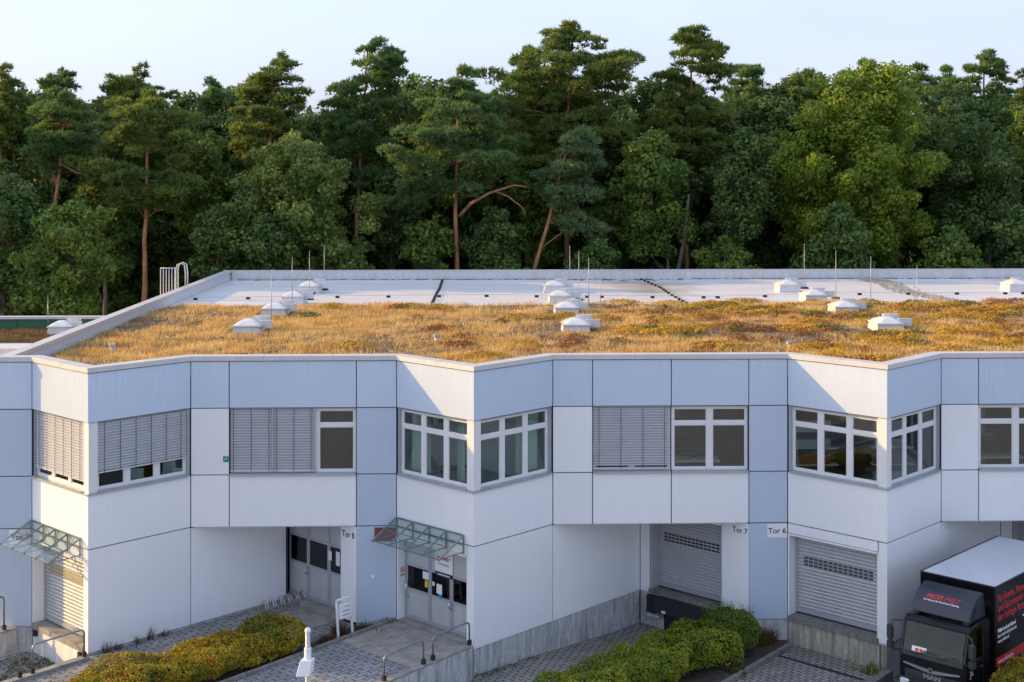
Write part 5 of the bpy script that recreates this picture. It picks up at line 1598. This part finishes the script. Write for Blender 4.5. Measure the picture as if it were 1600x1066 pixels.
# ------------------------------------------------------------------ trees
TREES = [
    ('pine', 44, [(19.2, -23.23, 1.02), (18.2, -23.58, 2.58), (16.6, -23.63, 3.24), (14.8, -23.7, 3.51), (13.2, -23.64, 3.73), (12.4, -23.4, 2.4)], [(-23.4, 7.45), (-23.36, 12.77), (-23.28, 15.63), (-23.16, 18.91)], 'tall'),
    ('pine', 46, [(19.3, -29.34, 1.04), (17.9, -29.34, 2.28), (16.5, -29.58, 2.52), (14.7, -29.12, 1.66)], [(-29.79, 11.69), (-29.38, 15.15), (-29.21, 17.33), (-29.29, 19.2)], 'lean'),
    ('pine', 52, [(21.6, -35.2, 0.88), (20.2, -35.2, 1.77), (17.9, -35.41, 1.77), (16.2, -35.64, 1.54)], [(-35.42, 7.71), (-35.33, 21.07)], ''),
    ('pine', 58, [(21.5, -33.23, 0.83), (20.5, -33.28, 1.71), (18.9, -33.23, 1.99)], [(-33.26, 7.27), (-33.26, 21.25)], ''),
    ('pine', 58, [(22.0, -27.36, 1.06), (21.0, -27.5, 2.33), (19.4, -27.69, 2.52), (17.7, -27.71, 2.36)], [(-27.48, 7.25), (-27.62, 21.73)], ''),
    ('pine', 57, [(20.9, -21.49, 0.58), (20.0, -21.36, 1.75), (18.4, -21.31, 1.71), (16.3, -21.38, 1.4)], [(-21.47, 7.31), (-21.47, 20.73)], ''),
    ('pine', 50, [(22.1, -15.73, 0.99), (21.2, -16.14, 2.18), (19.6, -16.31, 2.79), (18.1, -16.61, 2.83), (16.4, -16.93, 2.61), (13.9, -16.82, 2.5), (11.8, -16.93, 1.75)], [(-16.62, 7.82), (-16.49, 15.27), (-15.96, 21.85)], ''),
    ('pine', 51, [(23.3, -9.09, 0.93), (22.6, -9.03, 2.11), (21.1, -9.38, 2.86), (19.3, -9.8, 2.88), (17.5, -10.46, 2.65), (15.3, -10.59, 2.57), (13.5, -10.58, 2.1)], [(-10.69, 7.73), (-10.38, 15.28), (-9.8, 23.05)], ''),
    ('leafy', 58, [(21.2, -6.87, 0.48), (20.1, -7.18, 1.31), (18.2, -7.35, 1.9), (15.8, -7.11, 2.15)], [(-7.11, 7.21), (-7.11, 20.58)], 'pale'),
    ('pine', 44, [(20.9, -2.91, 0.93), (20.0, -3.01, 1.65), (18.7, -3.31, 2.36), (17.1, -3.62, 3.7), (15.2, -3.69, 4.25), (13.6, -3.79, 3.87), (12.1, -6.91, 1.23)], [(-3.46, 7.4), (-3.54, 11.93), (-3.46, 16.46), (-3.13, 20.67)], 'fork'),
    ('pine', 50, [(24.3, 4.37, 1.33), (23.4, 4.26, 1.88), (22.3, 4.55, 4.38), (20.8, 3.93, 4.86), (19.5, 3.56, 4.36), (17.9, 3.82, 4.53), (15.9, 3.82, 4.31), (14.4, 2.38, 2.21)], [(3.93, 7.77), (3.88, 16.6), (4.15, 20.57), (4.41, 24.1)], 'big'),
    ('pine', 43, [(16.8, 4.25, 0.92), (15.8, 4.08, 1.78), (14.2, 3.97, 2.15), (12.4, 3.98, 1.88), (11.1, 4.04, 1.54)], [(1.37, 7.88), (2.35, 11.18), (3.21, 14.86), (3.82, 16.65)], 'blue'),
    ('pine', 50, [(24.0, 12.79, 0.89), (23.0, 12.9, 1.67), (21.9, 12.79, 2.67), (20.4, 12.5, 2.51), (19.0, 12.64, 3.17), (17.3, 12.46, 3.22), (15.3, 11.74, 2.96), (13.7, 11.68, 2.22)], [(12.21, 7.75), (12.39, 17.49), (12.74, 23.86)], ''),
    ('pine', 57, [(22.1, 18.16, 0.96), (21.0, 18.16, 1.92), (19.4, 18.23, 2.33), (17.0, 18.39, 2.39)], [(18.15, 7.23), (18.2, 21.9)], ''),
    ('leafy', 45, [(16.9, 9.09, 1.05), (15.7, 9.09, 2.1), (13.6, 9.1, 2.73), (11.5, 9.09, 2.52), (9.6, 8.98, 2.0)], [(10.31, 7.91), (10.22, 9.8), (9.3, 11.89), (8.96, 15.24)], 'oak'),
    ('leafy', 45, [(17.0, 15.61, 0.84), (15.7, 15.4, 1.9), (13.6, 15.09, 2.43), (11.5, 14.84, 2.25), (10.1, 14.55, 1.48)], [(14.09, 7.91), (14.18, 11.47), (14.98, 15.66)], ''),
    ('leafy', 46, [(21.4, 23.92, 1.5), (20.6, 23.93, 2.57), (19.1, 23.07, 3.86), (16.7, 22.61, 5.18), (14.6, 22.76, 5.89), (12.3, 22.76, 5.89), (10.2, 22.22, 5.14), (8.9, 22.21, 3.43)], [(23.5, 7.81), (23.58, 13.12), (23.28, 19.5)], 'big'),
    ('leafy', 48, [(18.7, 29.87, 1.21), (17.4, 30.42, 2.86), (15.3, 31.52, 3.52), (12.7, 31.75, 3.75), (10.0, 31.74, 3.3), (8.5, 31.74, 2.42)], [(32.62, 7.64), (32.4, 13.09), (31.08, 17.44)], ''),
    ('leafy', 50, [(18.9, 37.2, 2.26), (16.6, 37.66, 3.62), (13.1, 37.88, 3.84), (9.0, 37.88, 2.94)], [(37.65, 7.47), (37.65, 17.51)], ''),
    ('pine', 57, [(23.3, 35.73, 0.73), (22.3, 35.49, 1.94), (21.1, 35.54, 2.23), (19.4, 35.66, 2.01), (17.7, 35.49, 2.66)], [(35.49, 7.19), (35.64, 22.99)], ''),
    ('pine', 58, [(21.9, 39.16, 0.61), (20.7, 39.73, 1.77), (18.7, 39.77, 2.2)], [(39.28, 7.11), (39.28, 21.63)], ''),
    ('leafy', 56, [(21.4, 21.88, 1.07), (20.0, 21.26, 2.35), (18.1, 20.81, 2.61), (15.8, 21.05, 2.38)], [(21.28, 7.29), (21.28, 20.51)], 'pale'),
    ('leafy', 44, [(16.6, -14.38, 1.12), (15.4, -14.28, 2.86), (13.8, -13.86, 4.69), (11.7, -13.55, 5.0), (9.7, -13.36, 4.59), (8.5, -13.25, 3.48)], [(-13.79, 7.84), (-13.79, 11.94), (-14.08, 15.64)], 'front'),
    ('leafy', 38, [(14.0, -30.2, 1.32), (12.5, -30.01, 1.88), (10.6, -29.82, 2.07), (8.3, -30.01, 1.88), (6.8, -30.2, 1.69)], [(-30.2, 4.93), (-30.2, 13.28)], ''),
    ('leafy', 36, [(12.4, -25.63, 1.47), (11.1, -25.45, 2.57), (9.2, -25.45, 3.12), (7.4, -25.45, 2.93), (6.5, -25.63, 2.2)], [(-25.56, 5.15), (-25.45, 11.46)], ''),
    ('leafy', 42, [(12.1, -18.16, 0.99), (11.0, -18.06, 1.88), (9.2, -18.16, 2.19), (8.2, -18.16, 1.79)], [(-18.36, 7.61), (-18.29, 11.41)], ''),
    ('leafy', 43, [(11.4, -5.02, 0.61), (10.3, -4.98, 1.46), (8.9, -5.03, 1.63), (8.1, -5.02, 1.22)], [(-5.02, 7.49), (-4.98, 10.74)], ''),
    ('leafy', 44, [(11.9, -1.05, 1.14), (10.7, -1.1, 1.79), (9.1, -1.05, 1.95), (8.1, -1.06, 1.54)], [(-1.07, 7.4), (-1.07, 11.31)], ''),
    ('leafy', 48, [(16.8, -20.42, 1.06), (15.2, -20.42, 1.7), (13.1, -20.43, 1.91), (11.0, -20.63, 1.49)], [(-20.51, 7.54), (-20.51, 16.11)], ''),
    ('leafy', 50, [(14.8, -7.96, 1.1), (13.1, -8.07, 1.65), (10.9, -8.18, 1.75), (8.7, -8.18, 1.31)], [(-8.09, 7.36), (-8.09, 14.17)], ''),
    ('leafy', 49, [(15.3, 1.25, 1.09), (13.5, 1.46, 1.75), (10.9, 1.91, 1.74), (8.7, 1.79, 1.42)], [(1.25, 7.41), (1.25, 14.83)], ''),
    ('leafy', 47, [(13.1, 6.33, 1.08), (11.4, 6.32, 1.71), (9.3, 6.33, 1.5), (8.2, 6.22, 1.18)], [(6.33, 7.56), (6.33, 12.26)], ''),
    ('leafy', 47, [(16.3, -26.09, 0.84), (14.8, -26.51, 1.68), (12.7, -27.03, 1.99), (10.2, -26.82, 1.79), (8.1, -26.62, 1.58)], [(-26.72, 6.79), (-26.72, 15.67)], ''),
    ('pine', 54, [(21.4, 22.11, 0.82), (19.9, 22.23, 1.63), (17.6, 22.34, 1.98)], [(22.08, 7.44), (22.08, 21.09)], ''),
]
def pine_foliage(pads, seed, tufts_per=1.0):
    r_ = np.random.default_rng(seed)
    Ps, As, Ls = [], [], []
    for (c, rx, rz) in pads:
        n = int(130 * rx * rx * tufts_per) + 22
        d = r_.normal(0, 1, (n, 3)); d /= np.linalg.norm(d, axis=1, keepdims=True)
        d[:, 2] = np.where(r_.uniform(0, 1, n) < 0.75, np.abs(d[:, 2]), d[:, 2])
        k = r_.uniform(0.45, 1.0, (n, 1)) ** 0.6
        # sub-clumps make the outline uneven
        lump = 1 + 0.25 * np.sin(d[:, :1] * 5 + c[0]) * np.sin(d[:, 1:2] * 5 + c[1])
        Ps.append(c + d * k * lump * np.array([rx, rx, rz]))
        As.append(d * np.array([0.9, 0.9, 0.5]) + np.array([0, 0, 0.55]))
        Ls.append(r_.uniform(0.24, 0.40, n))
    P, A_, Ln = np.concatenate(Ps), np.concatenate(As), np.concatenate(Ls)
    return tufts(P, A_, 5, Ln, np.full(len(P), 0.095), 0.62)

def leaf_foliage(pads, seed, size=0.26, dens=1.0):
    r_ = np.random.default_rng(seed)
    Ps, Ns, Ss = [], [], []
    for (c, rx, rz) in pads:
        n = int(215 * rx * rx * dens) + 26
        d = r_.normal(0, 1, (n, 3)); d /= np.linalg.norm(d, axis=1, keepdims=True)
        k = r_.uniform(0.3, 1.08, (n, 1)) ** 0.55
        Ps.append(c + d * k * np.array([rx, rx, rz]) + r_.normal(0, 0.06, (n, 3)))
        Ns.append(d + r_.normal(0, 0.7, (n, 3)) + np.array([0, 0, 0.5]))
        Ss.append(r_.uniform(0.7, 1.3, n) * size)
    P, N_, S_ = np.concatenate(Ps), np.concatenate(Ns), np.concatenate(Ss)
    return leaves(P, N_, S_, 0.7)

def crown_pads(prof, d0, rng_, kind):
    """foliage clumps filling a crown given by (height, centre, half width) levels; uneven on purpose"""
    zs = np.array([p[0] for p in prof][::-1]); cs = np.array([p[1] for p in prof][::-1]); rs = np.array([p[2] for p in prof][::-1])
    pads = []
    z = zs[0]
    while z < zs[-1] - 0.25:
        c, R0 = np.interp(z, zs, cs), np.interp(z, zs, rs)
        R0 *= rng_.uniform(0.82, 1.1)
        if kind == 'pine':
            pr = 0.55 + 0.085 * min(R0, 5)
            n = max(3, int(1.9 * (R0 / pr) ** 1.35) + 1)
        else:
            pr = 0.60 + 0.06 * min(R0, 6)
            n = max(3, int(1.7 * (R0 / pr) ** 1.4) + 1)
        a0 = rng_.uniform(0, 6.28)
        for k in range(n):
            a = rng_.uniform(0, 2 * math.pi)
            lob = 1 + 0.22 * math.sin(3 * a + a0) + 0.12 * math.sin(5 * a + 2 * a0)
            rr = max(0.0, R0 - pr * 0.6) * math.sqrt(rng_.uniform(0.15, 1.0)) * lob * rng_.uniform(0.9, 1.08)
            p = np.array([c + rr * math.cos(a), d0 + rr * math.sin(a) * 0.9, z + rng_.uniform(-0.4, 0.4)])
            s_ = pr * rng_.choice((0.55, 0.75, 0.9, 1.05, 1.3)) * rng_.uniform(0.9, 1.1)
            pads.append((p, s_, s_ * (0.46 if kind == 'pine' else 0.8)))
            if rng_.random() < 0.35:      # loose sprig reaching out
                q_ = p + np.array([math.cos(a), math.sin(a), rng_.uniform(-0.1, 0.5)]) * s_ * 0.9
                pads.append((q_, s_ * 0.45, s_ * 0.35))
        z += pr * (1.08 if kind == 'pine' else 0.9)
    # ragged leader
    top = np.array([cs[-1], d0, zs[-1] - 0.35])
    for k in range(4):
        pads.append((top + np.array([rng_.uniform(-0.5, 0.5), rng_.uniform(-0.4, 0.4), rng_.uniform(-0.2, 0.55)]), rng_.uniform(0.25, 0.42), rng_.uniform(0.25, 0.4)))
    return pads

def trunk_mesh(path3, r0, r1, pads, rng_, n_limb, kind):
    m = MB()
    n = len(path3)
    P = [Vector(p) for p in path3]
    # subdivide with a slight wander
    pts = []
    for a, b_ in zip(P, P[1:]):
        k = max(2, int((b_ - a).length / 1.2))
        for i in range(k):
            pts.append(a.lerp(b_, i / k) + Vector((rng_.uniform(-0.05, 0.05), rng_.uniform(-0.05, 0.05), 0)))
    pts.append(P[-1])
    rs = [r0 + (r1 - r0) * (i / (len(pts) - 1)) ** 0.8 for i in range(len(pts))]
    m.tube(pts, rs, 9)
    zlist = [p.z for p in pts]
    order = list(range(len(pads)))
    rng_.shuffle(order)
    for j in order[:n_limb]:
        c, rx, rz = pads[j]
        c = Vector(c)
        zt = c.z - (rng_.uniform(0.1, 0.9) if kind == 'pine' else rng_.uniform(0.8, 2.4))
        i = min(range(len(pts)), key=lambda q_: abs(pts[q_].z - zt))
        a = pts[i]
        mid = a.lerp(c, 0.5) + Vector((rng_.uniform(-0.2, 0.2), rng_.uniform(-0.2, 0.2), 0.25 if kind == 'pine' else 0.1))
        rb = max(0.03, rs[i] * 0.42)
        m.tube([a, mid, c], [rb, rb * 0.65, 0.02], 5)
    return m

PINE = [leafmat('pine_needles_a', (0.106, 0.178, 0.046), (0.250, 0.310, 0.065), 0.42, 0.6, 0.5),
        leafmat('pine_needles_b', (0.100, 0.191, 0.065), (0.206, 0.304, 0.085), 0.42, 0.6, 0.5),
        leafmat('pine_needles_blue', (0.125, 0.218, 0.091), (0.225, 0.317, 0.117), 0.42, 0.6, 0.5)]
LEAF = [leafmat('oak_leaf', (0.106, 0.198, 0.039), (0.225, 0.310, 0.052), 0.48, 0.5, 0.5),
        leafmat('maple_leaf', (0.145, 0.25, 0.035), (0.34, 0.41, 0.045), 0.52, 0.5, 0.45),
        leafmat('dark_leaf', (0.088, 0.165, 0.047), (0.163, 0.238, 0.058), 0.42, 0.5, 0.5),
        leafmat('pale_leaf', (0.163, 0.251, 0.065), (0.294, 0.356, 0.078), 0.48, 0.5, 0.5)]

TLAB = ['tall pine with a bare orange trunk rising beside the sloping parapet', 'pine with a leaning pinkish trunk and a broad flat crown', 'dark pine at the outer end of the tree line beyond the lower roof',
 'small flat topped pine behind the leaning pink trunked pine', 'pine top rising behind the bare orange trunk', 'thin topped dark pine behind the tall orange trunked pine\'s neighbour', 'pine with a ragged swept top behind the leafy tree on the left of the roof',
 'slender pine with a spiky crown and long arm on one side', 'pale round topped tree beside the spiky crowned pine', 'broad pine with an orange trunk and one long bare side branch', 'biggest pine with a wide domed crown and long right arm',
 'small blue green pine on a crooked leaning trunk', 'tall pine with an open stepped crown above the oak', 'dark pine behind the open stepped pine', 'dark oak with forked grey trunks behind the stained membrane', 'slim leafy tree with grey trunk behind the skylights by the gravel strip',
 'largest leafy tree, yellow green and round, behind the gravel strip', 'wide dark leafy tree beside the largest yellow green tree', 'leafy tree at the far end of the back parapet', 'bright pine top rising above the wide dark leafy tree', 'narrow pine top beside the bright pine',
 'pale leafy tree top between open pine and yellow green tree', 'broad grey green leafy tree behind the left skylight row', 'dense leafy tree at the outer edge above the green fascia', 'low spreading leafy tree behind the green fascia', 'low leafy tree behind the corner of the back parapet',
 'low leafy shrub tree beside the orange trunk with the bare branch', 'low leafy tree under the long bare branch', 'leafy tree between the tall orange pine and the grey green tree', 'shaded leafy tree behind the grey green leafy tree', 'shaded leafy tree behind the crooked leaning pine',
 'low shaded leafy tree behind the middle skylights', 'shaded leafy tree behind the bare orange trunk', 'small pine top in front of the yellow green tree\'s summit']
for ti, (kind, d0, prof, tp, key) in enumerate(TREES):
    rg = random.Random(100 + ti)
    pads = crown_pads(prof, d0, rg, kind)
    nm = 'pine_tree' if kind == 'pine' else 'leafy_tree'
    bx, bz = tp[0]
    lean = (tp[0][0] - tp[1][0]) / (tp[1][1] - tp[0][1] + 1e-6) if key in ('lean', 'blue') else 0
    base = (bx + lean * (bz + 0.5) * 0.4, d0 - 0.0, -1.28)
    o = empty(nm, base, TLAB[ti], 'tree', 'trees behind the building')
    H = tp[-1][1]
    r0 = 0.26 if kind == 'pine' else 0.22
    if key in ('tall', 'fork', 'big'): r0 = 0.30
    m = trunk_mesh([base] + [(x, d0, z) for x, z in tp], r0, 0.05, pads, rg, 26 if kind == 'pine' else 30, kind)
    if key == 'fork':
        m.tube([(-3.3, d0, 11.6), (-2.6, d0 - 0.4, 12.4), (-1.4, d0 - 0.6, 13.1), (0.2, d0 - 0.7, 13.6), (1.0, d0 - 0.7, 13.5)], [0.14, 0.11, 0.09, 0.06, 0.03], 7)
        m.tube([(-1.0, d0 - 0.6, 13.2), (-0.2, d0 - 0.9, 12.9), (0.7, d0 - 1.0, 12.2), (1.0, d0 - 1.0, 11.6)], [0.05, 0.045, 0.035, 0.02], 6)
    if key == 'oak':
        m.tube([(base[0], d0, 5), (base[0] + 0.9, d0 - 0.4, 9.5), (base[0] + 1.3, d0 - 0.4, 13)], [0.18, 0.14, 0.06], 7)
    if key == 'lean':
        m.tube([(tp[1][0], d0, 15.0), (tp[1][0] + 1.2, d0 - 0.5, 14.4), (tp[1][0] + 2.2, d0 - 0.6, 14.2)], [0.08, 0.05, 0.02], 6)
    m.build('trunk', MT['bark'] if kind == 'pine' else MT['bark2'], o, True)
    if kind == 'pine':
        V, Fc = pine_foliage(pads, 500 + ti)
        mt = PINE[2] if key == 'blue' else PINE[ti % 2]
    else:
        V, Fc = leaf_foliage(pads, 500 + ti)
        mt = LEAF[1] if key == 'big' else (LEAF[3] if key in ('pale', 'front') else LEAF[(0, 2)[ti % 2]])
    npmesh('crown', V, Fc, mt, o, 'stuff')

# further rows of the wood: copies of four generic trees
def generic(kind, seed, H, R0, mi=2):
    rg = random.Random(seed)
    if kind == 'pine': prof = [(H, 0, 0.7), (H * 0.9, 0.2, R0 * 0.75), (H * 0.75, -0.2, R0), (H * 0.6, 0.1, R0 * 0.9), (H * 0.45, 0, R0 * 0.5)]
    else: prof = [(H, 0, 0.9), (H * 0.9, 0.3, R0 * 0.7), (H * 0.7, 0, R0), (H * 0.45, -0.2, R0 * 1.0), (H * 0.2, 0.1, R0 * 0.8)]
    pads = crown_pads(prof, 0, rg, kind)
    o = empty('pine_tree' if kind == 'pine' else 'leafy_tree', (0, 0, 0))
    m = trunk_mesh([(0, 0, 0), (0.1, 0, H * 0.5), (0, 0, H * 0.97)], 0.25, 0.05, pads, rg, 18, kind)
    m.build('trunk', MT['bark'] if kind == 'pine' else MT['bark2'], o, True)
    V, Fc = pine_foliage(pads, seed) if kind == 'pine' else leaf_foliage(pads, seed, 0.27, 0.9)
    npmesh('crown', V, Fc, PINE[1] if kind == 'pine' else LEAF[mi], o, 'stuff')
    return o
GEN = [generic('leafy', 901, 18.5, 4.6), generic('pine', 902, 20.5, 3.8), generic('leafy', 903, 16.5, 4.4), generic('leafy', 904, 19.5, 4.2)]
used = [False] * 4
rg = random.Random(77)
spots = []
for row, (dd, n_, x0, x1) in enumerate(((55, 18, -38, 38), (64, 18, -42, 44), (75, 18, -48, 52))):
    for k in range(n_):
        spots.append((x0 + (x1 - x0) * (k + rg.uniform(0.2, 0.8)) / n_, dd + rg.uniform(-2, 2), row))
for (x, y, row) in spots:
    g = rg.choice((0, 0, 1, 2, 3, 3))
    o = GEN[g] if not used[g] else copy_tree(GEN[g])
    used[g] = True
    o.location = (x, y, -1.29)
    o.rotation_euler.z = rg.uniform(0, 6.28)
    s_ = rg.uniform(0.98, 1.2)
    o.scale = (s_, s_, s_)
    label(o, 'shaded %s in the depth of the wood behind the front trees' % ('pine' if g == 1 else 'leafy tree'), 'tree', 'shaded pines deep in the wood' if g == 1 else 'shaded leafy trees deep in the wood')

# the wood goes on to the west; these tall trees throw the evening shade over the back of the roof
for k, (x, y, s_) in enumerate(((-43, 44, 1.2), (-47, 46.5, 1.25), (-51, 44.5, 1.3), (-55, 47, 1.3), (-60, 46, 1.35), (-65, 48, 1.4), (-70, 47, 1.45))):
    o = copy_tree(GEN[(0, 3, 1)[k % 3]])
    o.location = (x, y, -1.29); o.scale = (s_, s_, s_); o.rotation_euler.z = k * 1.3
    label(o, 'tall tree of the wood beyond the far end of the lower roof', 'tree', 'tall trees at the western end of the wood')

# undergrowth trees close behind the back wall
lows = [generic('leafy', 905, 13.6, 2.6, 2), generic('leafy', 906, 12.6, 2.9, 0)]
seen = [False, False]
for k, (x, s_) in enumerate(((-14.8, 0.95), (-10.2, 0.86), (5.4, 0.84), (13.4, 0.9), (20.4, 1.0), (27.4, 0.95), (33.2, 1.04), (-0.2, 0.8))):
    g = k % 2
    o = copy_tree(lows[g]) if seen[g] else lows[g]
    seen[g] = True
    o.location = (x, 40.6 + rg.uniform(-0.4, 0.9), -1.29); o.scale = (s_, s_, s_); o.rotation_euler.z = rg.uniform(0, 6.28)
    label(o, 'low leafy undergrowth tree standing close behind the back parapet', 'tree', 'undergrowth trees behind the back parapet')
